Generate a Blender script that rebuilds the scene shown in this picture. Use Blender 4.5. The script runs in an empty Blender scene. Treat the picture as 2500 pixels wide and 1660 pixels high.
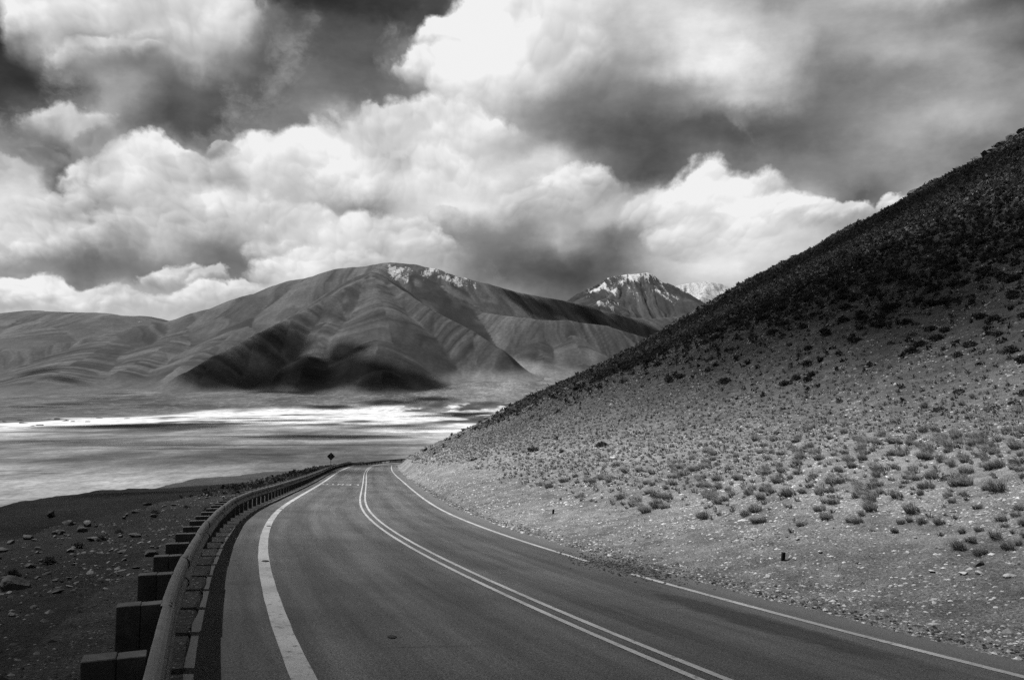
import bpy, math, random
import numpy as np

random.seed(7)
RNG = np.random.default_rng(11)
sc = bpy.context.scene
COL = sc.collection

# ---------------------------------------------------------------- camera (eye at the world origin, metres)
PITCH = math.atan((974-830)/1944.0)                       # horizon sits below the middle of the frame
cam = bpy.data.objects.new('camera', bpy.data.cameras.new('camera')); COL.objects.link(cam)
cam.data.lens = 28.0; cam.data.sensor_width = 36.0; cam.data.clip_start = .1; cam.data.clip_end = 150000
cam.location = (0, 0, 0); cam.rotation_euler = (math.pi/2+PITCH, 0, 0); sc.camera = cam

# ---------------------------------------------------------------- exposure, sun
sc.view_settings.view_transform = 'Standard'; sc.view_settings.look = 'None'
sc.view_settings.exposure = 1.75; sc.view_settings.gamma = 1.0; sc.view_settings.use_curve_mapping = False
sc.cycles.use_adaptive_sampling = True; sc.cycles.use_denoising = False; sc.cycles.adaptive_threshold = .010; sc.cycles.adaptive_min_samples = 20
sc.cycles.max_bounces = 4; sc.cycles.diffuse_bounces = 2; sc.cycles.glossy_bounces = 2; sc.cycles.transparent_max_bounces = 12
SUN_AZ, SUN_EL = math.radians(-76), math.radians(61)      # azimuth from the view direction (+Y), negative = left
SUN = np.array([math.sin(SUN_AZ)*math.cos(SUN_EL), math.cos(SUN_AZ)*math.cos(SUN_EL), math.sin(SUN_EL)])
sl = bpy.data.lights.new('sun', 'SUN'); sl.energy = 5.0; sl.angle = math.radians(.53); sl.color = (1, 1, 1)
so = bpy.data.objects.new('sun', sl); COL.objects.link(so)
from mathutils import Vector, Matrix
so.rotation_euler = Vector(SUN).to_track_quat('Z', 'Y').to_euler()
SKY_STR, CLOUD_STR = .003, .292

# ---------------------------------------------------------------- world: dark filtered sky with a cumulus deck
class NT:
    """small helper that builds shader node chains"""
    def __init__(s, tree): s.t = tree; s.n = tree.nodes; s.l = tree.links
    def new(s, typ, **kw):
        n = s.n.new(typ)
        for k, v in kw.items(): setattr(n, k, v)
        return n
    def put(s, sock, v):
        if isinstance(v, bpy.types.NodeSocket): s.l.new(v, sock)
        elif v is not None: sock.default_value = v
    def m(s, op, a, b=None, c=None, clamp=False):
        n = s.new('ShaderNodeMath', operation=op, use_clamp=clamp)
        for i, v in enumerate((a, b, c)): s.put(n.inputs[i], v)
        return n.outputs[0]
    def v(s, op, a, b=None, c=None, scale=None):
        n = s.new('ShaderNodeVectorMath', operation=op)
        for i, x in enumerate((a, b, c)):
            if x is not None: s.put(n.inputs[i], x)
        if scale is not None: s.put(n.inputs['Scale'], scale)
        return n.outputs['Value'] if op in ('LENGTH', 'DOT_PRODUCT', 'DISTANCE') else n.outputs[0]
    def noise(s, vec, scale, detail=4, rough=.5, lac=2.0, dist=0, out=0, dims='3D', norm=True):
        n = s.new('ShaderNodeTexNoise', noise_dimensions=dims); n.normalize = norm
        if vec is not None: s.put(n.inputs['Vector'], vec)
        s.put(n.inputs['Scale'], scale); s.put(n.inputs['Detail'], detail); s.put(n.inputs['Roughness'], rough)
        s.put(n.inputs['Lacunarity'], lac); s.put(n.inputs['Distortion'], dist)
        return n.outputs[out]
    def voro(s, vec, scale, detail=0, rough=.5, feature='F1', smooth=.5, rand=1., out=0, lac=2.):
        n = s.new('ShaderNodeTexVoronoi', feature=feature)
        s.put(n.inputs['Vector'], vec); s.put(n.inputs['Scale'], scale)
        s.put(n.inputs['Detail'], detail); s.put(n.inputs['Roughness'], rough); s.put(n.inputs['Lacunarity'], lac)
        if 'Smoothness' in n.inputs: s.put(n.inputs['Smoothness'], smooth)
        s.put(n.inputs['Randomness'], rand)
        return n.outputs[out]
    def ramp(s, x, a, b, c=0., d=1., smooth=True):
        n = s.new('ShaderNodeMapRange', interpolation_type='SMOOTHSTEP' if smooth else 'LINEAR')
        for i, v in enumerate((x, a, b, c, d)): s.put(n.inputs[i], v)
        return n.outputs[0]
    def mix(s, f, a, b):
        n = s.new('ShaderNodeMix', data_type='FLOAT')
        s.put(n.inputs[0], f); s.put(n.inputs[2], a); s.put(n.inputs[3], b)
        return n.outputs[0]

# tone of the sky deck on a coarse grid of directions (31 columns, 12 rows, 0..100), rows from 26 degrees up down to the horizon
TONE = [
 [22,70,85,85,85,88,85,92,30,27,30,28,28,30,55,75, 92,90,85,85,80,75,68,60,72,75,75,78,72,70,68],
 [22,80,85,88,80,82,88,90,50,45,42,42,40,32,75,92, 88,80,75,80,88,85,78,72,68,65,62,60,50,40,38],
 [25,35,70,55,40,70,78,60,45,42,42,40,52,85,88,92, 80,62,65,68,85,93,92,80,60,65,68,65,60,55,45],
 [30,28,35,62,58,42,45,42,42,50,45,45,48,72,85,66, 58,55,55,52,60,75,80,70,55,52,55,55,62,65,60],
 [28,42,80,68,50,36,40,40,55,52,85,92,90,88,80,74, 60,45,42,40,40,40,42,45,50,58,62,65,70,65,60],
 [60,50,40,75,85,88,70,85,85,88,92,92,90,88,85,82, 82,60,50,42,45,55,58,58,60,62,62,60,55,50,55],
 [85,80,35,80,88,90,85,82,80,80,65,55,85,90,85,72, 80,82,80,82,85,92,85,72,68,45,55,70,65,60,60],
 [88,85,75,45,80,72,60,75,80,82,88,88,75,60,55,58, 75,62,50,65,85,92,90,85,78,70,70,70,68,65,62],
 [60,58,45,50,52,58,50,50,75,85,84,80,80,66,50,45, 42,42,50,72,80,85,85,75,72,70,70,70,68,66,64],
 [80,76,74,80,82,78,74,76,78,82,82,80,78,74,68,65, 60,58,62,70,74,76,76,74,72,70,70,70,68,66,64],
 [80,78,78,80,80,78,76,76,78,80,80,78,76,74,70,68, 66,66,68,70,72,74,74,72,70,70,70,70,68,66,64],
 [78,78,78,78,78,78,76,76,76,78,78,76,76,74,72,70, 70,70,70,70,70,70,70,70,70,70,70,70,68,66,64]]

def direction_axes():
    """stereographic sky coordinates of the grid columns and rows"""
    c, s_ = math.cos(PITCH), math.sin(PITCH)
    def st(X, Y):
        xn, yn = (X-1250)/1944., (830-Y)/1944.
        v = np.array([xn, c-yn*s_, s_+yn*c]); v /= np.linalg.norm(v)
        return v[0]/(1+v[1]), v[2]/(1+v[1])
    us = [st(2500/30*i, 420)[0] for i in range(31)]
    vs = [st(1250, 83.3*j)[1] for j in range(12)]
    return np.array(us), np.array(vs)

def ramp4(t, x, lo, hi, xs, vals):
    """four functions of x at once in the channels of a colour ramp; vals is (4, n) in 0..1"""
    n = t.new('ShaderNodeValToRGB'); n.color_ramp.interpolation = 'EASE' if len(xs) < 20 else 'LINEAR'
    el = n.color_ramp.elements
    pos = [(q-lo)/(hi-lo) for q in xs]
    while len(el) > 1: el.remove(el[-1])
    el[0].position = pos[0]
    for q in pos[1:]: el.new(q)
    for i, e in enumerate(el): e.color = [float(vals[k][i]) for k in range(4)]
    t.put(n.inputs[0], t.ramp(x, lo, hi, smooth=False))
    return n.outputs[0], n.outputs[1]

def tone_map(t, su, sv):
    us, vs = direction_axes()
    M = np.array(TONE)/100.
    order = np.argsort(vs); vs = vs[order]; M = M[order]
    U, S, Vt = np.linalg.svd(M, full_matrices=False)
    R = 12
    acc = None
    A = (U*np.sqrt(S)).T[:R]; B = (Vt.T*np.sqrt(S)).T[:R]
    for k in range(0, R, 4):
        outs = []
        for arr, x, xs in ((B[k:k+4], su, us), (A[k:k+4], sv, vs)):
            m = np.abs(arr).max(); c, al = ramp4(t, x, xs[0], xs[-1], xs, arr/(2*m)+.5)
            # back to signed values
            outs.append((t.v('MULTIPLY_ADD', c, (2*m,)*3, (-m,)*3), t.m('MULTIPLY_ADD', al, 2*m, -m)))
        q = t.v('DOT_PRODUCT', outs[0][0], outs[1][0])
        q = t.m('MULTIPLY_ADD', outs[0][1], outs[1][1], q)
        acc = q if acc is None else t.m('ADD', acc, q)
    return acc, us, vs

# sunlit cumulus heaps: x, y, half width, half height (2361-wide photo scale), brightness of the crown; far ones come later and stand in front
HEAPS = [(330,50,310,120,.90),(150,75,120,85,.88),(540,85,95,105,.92),(420,110,150,60,.86),(280,140,130,45,.82),
 (1200,60,150,120,.93),(1090,120,110,85,.93),(1000,190,80,60,.88),(1260,190,170,140,.90),(1140,230,150,110,.92),
 (165,285,85,55,.84),(225,330,50,55,.70),(30,408,62,34,.74),(125,380,50,30,.6),
 (850,290,60,45,.90),(930,330,150,95,.93),(1080,340,140,90,.90),(760,400,190,100,.92),(640,420,120,105,.92),(515,358,42,26,.76),
 (330,400,110,75,.88),(405,375,50,35,.90),(250,450,85,75,.86),(330,490,130,105,.90),(460,460,110,90,.86),(880,430,150,80,.92),(1000,430,150,90,.91),
 (60,560,130,90,.90),(170,520,80,50,.86),(150,590,130,70,.86),(290,560,95,75,.90),(400,540,110,70,.88),(570,520,120,90,.90),(690,540,110,70,.88),(640,590,90,45,.84),
 (880,560,130,85,.90),(960,600,110,70,.86),(1340,450,130,70,.92),(1240,490,100,55,.84),(1020,500,45,26,.80),(1560,500,120,65,.86),(1690,470,140,90,.94),(1780,500,110,70,.92),
 (1860,505,90,50,.88),(1945,505,75,40,.88),(1660,570,150,70,.86),(2085,470,50,30,.88),
 (395,645,65,38,.86),(470,655,55,28,.80),(60,690,80,42,.88),(150,700,100,42,.90),(250,695,95,42,.88),(340,705,80,38,.88),(470,700,110,44,.90),(560,680,48,34,.92),(620,710,70,40,.9),(10,720,50,30,.86),(700,640,120,55,.88),(820,640,110,55,.9)]

def puffs(t, d0):
    """billows: domes of several sizes; returns their height and how far each point turns towards the sun"""
    sx = t.new('ShaderNodeSeparateXYZ'); t.put(sx.inputs[0], d0)
    kk = t.m('DIVIDE', 1., t.m('MULTIPLY_ADD', t.m('MAXIMUM', sx.outputs[1], 0.), 1.9, .55))   # heaps shrink towards the horizon
    d = t.v('SCALE', t.v('MULTIPLY', d0, (1., 1.25, 0)), scale=kk)
    w1 = t.noise(d, 12.0, 3, .55, out=1, dims='2D')
    dw = t.v('MULTIPLY_ADD', t.v('SUBTRACT', w1, (.5,.5,.5)), (.034,.030,0), d)
    f = t.noise(dw, 9., 8, .60, dims='2D')
    hgt = t.m('MULTIPLY', t.m('SUBTRACT', f, .5), 1.6); lit = t.m('MULTIPLY', t.m('SUBTRACT', f, .5), 1.2)
    for sc_, wt, ws in ((13., .52, .42), (29., .38, .40), (64., .26, .28), (140., .16, .18)):
        n = t.new('ShaderNodeTexVoronoi', feature='SMOOTH_F1', voronoi_dimensions='2D')
        t.put(n.inputs['Vector'], dw); n.inputs['Scale'].default_value = sc_; n.inputs['Smoothness'].default_value = .6
        dd = t.m('MULTIPLY', n.outputs['Distance'], n.outputs['Distance'])   # round domes
        hgt = t.m('MULTIPLY_ADD', t.m('SUBTRACT', .30, dd), wt, hgt)
        turn = t.v('DOT_PRODUCT', t.v('SUBTRACT', dw, n.outputs['Position']), (-.40*sc_, .92*sc_, 0))
        lit = t.m('MULTIPLY_ADD', turn, ws, lit)
    return hgt, lit

def build_world():
    w = bpy.data.worlds.new('World'); sc.world = w; w.use_nodes = True
    w.cycles.sampling_method = 'NONE'
    t = NT(w.node_tree); t.n.clear()
    out = t.new('ShaderNodeOutputWorld'); bg = t.new('ShaderNodeBackground'); t.put(out.inputs[0], bg.outputs[0])
    sky = t.new('ShaderNodeTexSky', sky_type='NISHITA'); sky.sun_disc = False
    sky.sun_elevation = SUN_EL; sky.sun_rotation = SUN_AZ; sky.altitude = 3800; sky.dust_density = .4
    sep = t.new('ShaderNodeSeparateColor'); t.put(sep.inputs[0], sky.outputs[0])
    # a red filter before black and white film: the blue goes dark
    blue = t.m('MULTIPLY_ADD', sep.outputs[0], .85, t.m('MULTIPLY', sep.outputs[1], .12))
    tc = t.new('ShaderNodeTexCoord')
    s3 = t.new('ShaderNodeSeparateXYZ'); t.put(s3.inputs[0], tc.outputs['Generated'])
    k = t.m('DIVIDE', 1., t.m('MAXIMUM', t.m('ADD', s3.outputs[1], 1.), .02))
    cb = t.new('ShaderNodeCombineXYZ')
    t.put(cb.inputs[0], t.m('MULTIPLY', s3.outputs[0], k)); t.put(cb.inputs[1], t.m('MULTIPLY', s3.outputs[2], k))
    d = cb.outputs[0]
    wob = t.v('MULTIPLY', t.v('SUBTRACT', t.noise(d, 16., 6, .58, out=1, dims='2D'), (.5,.5,.5)), (.045,.035,0))
    dw = t.v('ADD', d, wob)
    ps = t.new('ShaderNodeSeparateXYZ'); t.put(ps.inputs[0], dw)
    soft, us, vs = tone_map(t, ps.outputs[0], ps.outputs[1])
    # beyond the mapped part the deck goes on as broken cloud of the same kind
    far = t.ramp(t.noise(dw, 5., 3, .55, dims='2D'), .35, .65, .30, .80)
    inside = t.m('MULTIPLY', t.ramp(t.m('ABSOLUTE', s3.outputs[0]), .56, .70, 1., 0.), t.m('MULTIPLY', t.ramp(s3.outputs[2], .47, .60, 1., 0.), t.ramp(s3.outputs[1], .5, .7)))
    D0, relief = puffs(t, d)
    veil = t.noise(t.v('MULTIPLY', d, (1, 1.9, 0)), 10., 8, .62, dims='2D')
    L = t.m('MULTIPLY_ADD', t.m('SUBTRACT', veil, .5), .30, soft)
    # torn scraps of cloud drifting in the open parts
    scrap = t.m('MULTIPLY', t.ramp(t.noise(t.v('ADD', d, t.v('SCALE', wob, scale=.6)), 17., 7, .62, dims='2D'), .52, .74), t.ramp(soft, .58, .40))
    L = t.m('MULTIPLY_ADD', scrap, .20, L)
    foot = t.mix(.5, soft, .47)
    bite = t.m('MULTIPLY_ADD', D0, .42*5.5, 1.0*5.5)          # scalloped outlines
    M = None
    for (x, y, a, b, top) in HEAPS:
        X, Y = x*1.0588, y*1.0588
        xn, yn = (X-1250)/1944., (830-Y)/1944.; c_, s_ = math.cos(PITCH), math.sin(PITCH)
        v3 = np.array([xn, c_-yn*s_, s_+yn*c_]); v3 /= np.linalg.norm(v3); u0, v0 = v3[0]/(1+v3[1]), v3[2]/(1+v3[1])
        k2 = 1.0588/1944/2*1.04
        ia, ib = 1/(a*k2), 1/(b*k2)
        q = t.v('MULTIPLY_ADD', dw, (ia, ib, 0), (-u0*ia, -v0*ib, 0))
        m1 = t.m('MULTIPLY_ADD', t.v('LENGTH', q), -5.5, bite, clamp=True)
        w_ = t.m('MULTIPLY_ADD', t.v('DOT_PRODUCT', q, (-.30, .85, 0)), .85, .56, clamp=True)
        m2 = t.m('MULTIPLY', m1, w_); M = m2 if M is None else t.m('MAXIMUM', M, m2)
        L = t.mix(m2, L, t.mix(w_, foot, top-.05))   # crown bright, foot in the tone of the deck
    val = t.m('MULTIPLY_ADD', relief, t.m('MULTIPLY_ADD', M, RELIEF, .015), L)
    val = t.m('MULTIPLY_ADD', t.m('MULTIPLY', D0, M), .06, val)
    val = t.m('MULTIPLY_ADD', t.m('MAXIMUM', t.m('SUBTRACT', val, .58), 0.), .28, t.m('SUBTRACT', val, .05))
    bsky = t.m('MULTIPLY', blue, SKY_STR)
    def tone_to_light(v):
        lin = t.m('MINIMUM', t.m('POWER', t.m('MAXIMUM', v, .08), 2.2), .90)
        return t.m('MAXIMUM', bsky, t.m('MULTIPLY', lin, CLOUD_STR))
    t.put(bg.inputs[0], tone_to_light(val)); bg.inputs[1].default_value = 1.0
    bg2 = t.new('ShaderNodeBackground'); t.put(bg2.inputs[0], tone_to_light(t.m('SUBTRACT', far, .05)))
    mx = t.new('ShaderNodeMixShader'); t.put(mx.inputs[0], inside); t.put(mx.inputs[1], bg2.outputs[0]); t.put(mx.inputs[2], bg.outputs[0])
    t.put(out.inputs[0], mx.outputs[0])
RELIEF = .19
build_world()
# ---------------------------------------------------------------- helpers: meshes, noise, tags
def mesh_obj(name, V, Fa, mat, parent=None, smooth=False, attrs=None, label=None, cat=None, group=None, kind=None):
    """one mesh object from a vertex array and an (n,3) or (n,4) face array"""
    me = mesh_data(name, V, Fa, mat, smooth, attrs)
    return link(name, me, parent, label, cat, group, kind)
def mesh_data(name, V, Fa, mat, smooth=False, attrs=None):
    me = bpy.data.meshes.new(name); V = np.asarray(V, np.float32); Fa = np.asarray(Fa, np.int32)
    n, k = Fa.shape
    me.vertices.add(len(V)); me.vertices.foreach_set('co', V.ravel())
    me.loops.add(n*k); me.loops.foreach_set('vertex_index', Fa.ravel())
    me.polygons.add(n); me.polygons.foreach_set('loop_start', np.arange(0, n*k, k, dtype=np.int32))
    me.polygons.foreach_set('use_smooth', np.full(n, smooth, bool))
    for an, av in (attrs or {}).items():
        a = me.attributes.new(an, 'FLOAT', 'POINT'); a.data.foreach_set('value', np.asarray(av, np.float32))
    me.update(calc_edges=True); me.validate()
    if mat: me.materials.append(mat)
    return me
def link(name, data, parent=None, label=None, cat=None, group=None, kind=None):
    o = bpy.data.objects.new(name, data); COL.objects.link(o); o.parent = parent
    if label: o['label'] = label
    if cat: o['category'] = cat
    if group: o['group'] = group
    if kind: o['kind'] = kind
    return o
def grid_faces(nu, nv):
    i = np.arange(nu*nv).reshape(nv, nu)
    return np.stack([i[:-1, :-1], i[:-1, 1:], i[1:, 1:], i[1:, :-1]], -1).reshape(-1, 4)

_T = np.random.default_rng(5).random((256, 256))
def vnoise(x, y):
    xi = np.floor(x).astype(int); yi = np.floor(y).astype(int); fx = x-xi; fy = y-yi
    fx = fx*fx*fx*(fx*(fx*6-15)+10); fy = fy*fy*fy*(fy*(fy*6-15)+10)
    a = _T[xi & 255, yi & 255]; b = _T[(xi+1) & 255, yi & 255]; c = _T[xi & 255, (yi+1) & 255]; d = _T[(xi+1) & 255, (yi+1) & 255]
    return (a*(1-fx)+b*fx)*(1-fy)+(c*(1-fx)+d*fx)*fy
def fbm(x, y, octv=5, gain=.5, lac=2.03):
    s = 0.; a = 1.; n = 0.
    for i in range(octv):
        s = s+a*vnoise(x+17.3*i, y-9.1*i); n += a; a *= gain; x = x*lac; y = y*lac
    return s/n-.5
def sstep(a, b, x):
    t = np.clip((x-a)/(b-a), 0, 1); return t*t*(3-2*t)

CP, SP = math.cos(PITCH), math.sin(PITCH)
def ray(X, Y):
    """direction (per metre of forward distance) for a position in the 2500 x 1660 photograph"""
    xn, yn = (np.asarray(X, float)-1250)/1944., (830-np.asarray(Y, float))/1944.
    dy = CP-yn*SP
    return xn/dy, (SP+yn*CP)/dy
def at(X, Y, D):
    u, v = ray(X, Y); return np.array([u*D, D, v*D])
def to_px(P):
    P = np.asarray(P, float); d = P[..., 1]*CP+P[..., 2]*SP; h = -P[..., 1]*SP+P[..., 2]*CP
    return 1250+1944*P[..., 0]/d, 830-1944*h/d

# ---------------------------------------------------------------- the road: plan, grade and banking
RS = np.arange(-14, 236, .25)
_k = np.interp(RS, [-14, 0, 10, 20, 32, 48, 70, 100, 153, 161, 195, 208], np.array([.6, 1.2, .5, .5, .495, .016, -.03, .1, 0, 4.0, 4.0, 1.0])*.01)
_g = np.interp(RS, [-14, 0, 15, 35, 65, 100, 146, 151, 163, 168, 236], [-.088, -.0884, -.0812, -.0735, -.0651, -.0609, -.066, -.105, -.105, -.01, -.01])
_i0 = int(np.argmin(np.abs(RS)))
def _cum(f, x0):
    c = np.concatenate([[0], np.cumsum((f[1:]+f[:-1])/2*.25)]); return c-c[_i0]+x0
RTH = _cum(_k, -.4188+.006)
RX = _cum(np.sin(RTH), 3.5155); RY = _cum(np.cos(RTH), 2.5478); RZ = _cum(_g, -1.9638)
RB = np.interp(RS, [0, 40, 140, 150, 165], [-.1019, -.0449, -.0067, -.01, -.035])
def road_pt(s, d, dz=0.):
    s = np.asarray(s, float); d = np.asarray(d, float)
    x, y, z, th, b = (np.interp(s, RS, q) for q in (RX, RY, RZ, RTH, RB))
    return np.stack([x+d*np.cos(th), y-d*np.sin(th), z+d*b+dz+0*d], -1)
def road_sd(x, y, smax=999.):
    """nearest road station and signed offset (right positive)"""
    x = np.asarray(x, float).ravel(); y = np.asarray(y, float).ravel()
    so_ = np.empty(len(x)); do = np.empty(len(x))
    nk = int(np.searchsorted(RS, smax)); sx, sy = RX[:nk:4], RY[:nk:4]
    for i in range(0, len(x), 20000):
        q = slice(i, i+20000)
        k = ((x[q, None]-sx)**2+(y[q, None]-sy)**2).argmin(1)*4
        k = np.clip(k, 4, len(RS)-5)
        tx, ty = np.sin(RTH[k]), np.cos(RTH[k]); dx, dy = x[q]-RX[k], y[q]-RY[k]
        t = np.clip(dx*tx+dy*ty, -1, 1)
        so_[q] = RS[k]+t; do[q] = (dx-t*tx)*ty-(dy-t*ty)*tx
        out = np.abs(dx*tx+dy*ty) > 1.2
        sgn = np.sign(dx*ty-dy*tx); dd = np.hypot(dx, dy)
        do[q] = np.where(out, np.where(sgn == 0, 1, sgn)*dd, do[q])
    return so_, do
EDGE = 4.19                                                # half width of the pavement
PLAIN_Z = -70.

# silhouette of the hill on the right and the section of its nose
_SIL = np.array([(945,1058),(965,1047),(1000,1031),(1100,984),(1200,931),(1350,862),(1500,780),(1640,702),(1800,616),(2000,510),(2100,455),(2200,408),(2240,384),(2300,345),(2361,303),(2500,228),(2700,120)], float)*1.0588
_u, _v = ray(_SIL[:, 0], _SIL[:, 1]); NK = .12
_yr = (152+NK*19)/(1-NK*_u)
_TF = math.radians(-8.6); _O = np.array([-23.55, 149.8])
def far_frame(x, y):
    dx, dy = x-_O[0], y-_O[1]
    return dx*math.sin(_TF)+dy*math.cos(_TF)+150, dx*math.cos(_TF)-dy*math.sin(_TF)
_ca = far_frame(_u*_yr, _yr)[1]; _cz = _v*_yr
def ground(x, y, rough=True):
    """height of the slope that carries the road"""
    shp = np.shape(x); x = np.asarray(x, float).ravel(); y = np.asarray(y, float).ravel()
    s, d = road_sd(x, y); a, c = far_frame(x, y)
    zr = np.interp(s, RS, RZ); b = np.interp(s, RS, RB)
    z = zr+np.clip(d, -EDGE, EDGE)*b
    sh, dh = road_sd(x, y, 161.)                             # the hill keeps to the near leg of the bend
    dfull = d
    inh = (dh > EDGE) & (np.abs(d) > EDGE+.4) & (c > 0); zr = np.where(inh, np.interp(sh, RS, RZ), zr); z = np.where(inh, zr+EDGE*np.interp(sh, RS, RB), z); d = np.where(inh, dh, d)
    er = np.maximum(d-EDGE, 0); el = np.maximum(-d-EDGE, 0)
    # right: gravel apron, then the steep slope; the slope comes close to the road at the nose
    w = sstep(15, 125, a)
    setb = 26-17*sstep(0, 90, a)
    q = np.maximum(er-setb, 0)
    hn = .05*np.minimum(er, 1.2)+.17*np.maximum(er-1.2, 0)+.42*(np.sqrt(q*q+64)-8)
    cc = np.maximum(c, 4.19)
    hs = np.interp(cc, _ca, _cz)+12.6
    h = (1-w)*hn+w*np.maximum(hs, 0)
    h = np.where(c > 150, h-(c-150)*.25, h)
    qn = y-(152+NK*(x+19))
    h = h-.75*(np.sqrt(qn*qn+9)+qn)*.5+.75*1.5*np.exp(-(qn/6)**2)
    h = np.maximum(np.minimum(h, .05*np.minimum(er, .6)+.95*np.maximum(er-.6, 0)), -.02-.6*np.maximum(np.abs(dfull)-6, 0)*sstep(2, 10, qn))
    # left: shoulder, rubble crest, lower bench, fall to the flat
    ec = np.where(a < 150, el, np.maximum(-c-EDGE, 0))
    zb = np.where(a < 150, zr-EDGE*b, -12.2-.070*np.minimum(a-150, 60)-.0765*np.maximum(a-210, 0))
    drop = .025*np.minimum(ec, 5)+.55*np.clip(ec-5, 0, 5)*sstep(5, 8, ec)+.028*np.maximum(ec-10, 0)+.34*np.maximum(ec-42, 0)
    zl = zb-drop-1.7*sstep(115, 60, a)*sstep(6, 14, ec)
    znose = zr-EDGE*b-.05*np.minimum(el, 2)-.4*np.maximum(el-2, 0)
    zl = np.where(a < 150, zl, np.where(c < -7, np.maximum(np.where(a > 150, zl, -99), znose), znose))
    z = np.where(er > 0, z+h, np.where(el > 0, zl, z-.05))
    if rough:
        off = np.maximum(er, el)
        amp = sstep(.1, 3, off)
        z = z+amp*(.22*fbm(x*.35, y*.35, 3)+.10*fbm(x*1.7, y*1.7, 3))+sstep(8, 40, off)*1.6*fbm(x*.045+3, y*.045, 3)
        z = z+sstep(0, .5, off)*.03*fbm(x*7, y*7, 2)
        # gullies and small crags on the upper slope
        z = z+sstep(60, 100, er)*2.2*np.maximum(fbm(x*.12, y*.05, 4)+.05, 0)
    z = np.maximum(z, PLAIN_Z-4)
    return z.reshape(shp)
def hit(X, Y, dmin=3., dmax=400.):
    """where the line of sight meets the slope"""
    u, v = ray(X, Y); D = np.geomspace(dmin, dmax, 900)
    gz = ground(u*D, D); k = np.argmax(gz >= v*D)
    return np.array([u*D[k], D[k], gz[k]])

# ---------------------------------------------------------------- materials
FILM = .80                                                 # reddish filter: earth and rock come out a little darker in grey
def new_mat(name):
    m = bpy.data.materials.new(name); m.use_nodes = True; t = NT(m.node_tree); t.n.clear()
    o = t.new('ShaderNodeOutputMaterial'); b = t.new('ShaderNodeBsdfPrincipled'); t.put(o.inputs[0], b.outputs[0])
    b.inputs['Roughness'].default_value = .9; b.inputs['Specular IOR Level'].default_value = .06
    return m, t, b
def grey(t, b, val):
    if isinstance(val, (int, float)): b.inputs['Base Color'].default_value = (val*FILM, val*FILM, val*FILM, 1)
    else: t.put(b.inputs['Base Color'], t.m('MULTIPLY', val, FILM))
def bump(t, b, h, dist, strength=1.):
    n = t.new('ShaderNodeBump'); n.inputs['Strength'].default_value = strength; n.inputs['Distance'].default_value = dist
    t.put(n.inputs['Height'], h); t.put(b.inputs['Normal'], n.outputs[0])
def attr(t, name):
    return t.new('ShaderNodeAttribute', attribute_name=name).outputs['Fac']
def pos(t):
    return t.new('ShaderNodeNewGeometry').outputs['Position']

def ground_mat():
    m, t, b = new_mat('stony_soil'); p = pos(t)
    base = attr(t, 'albedo')
    big = t.noise(p, .12, 4, .6); mid = t.noise(p, 1.3, 5, .65); fine = t.noise(p, 22., 3, .7)
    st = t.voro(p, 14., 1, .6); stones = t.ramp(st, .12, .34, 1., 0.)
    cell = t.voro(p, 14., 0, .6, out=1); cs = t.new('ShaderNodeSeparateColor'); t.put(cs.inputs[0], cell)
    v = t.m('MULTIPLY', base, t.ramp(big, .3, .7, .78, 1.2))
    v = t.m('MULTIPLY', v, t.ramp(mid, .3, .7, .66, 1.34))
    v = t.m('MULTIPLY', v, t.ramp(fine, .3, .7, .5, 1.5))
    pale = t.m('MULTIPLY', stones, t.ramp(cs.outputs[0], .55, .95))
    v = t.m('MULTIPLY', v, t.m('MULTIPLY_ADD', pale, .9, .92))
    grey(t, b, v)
    hgt = t.m('MULTIPLY_ADD', stones, 1.1, t.m('ADD', fine, t.m('MULTIPLY', mid, 2.)))
    bump(t, b, hgt, .09, 1.)
    return m
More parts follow.
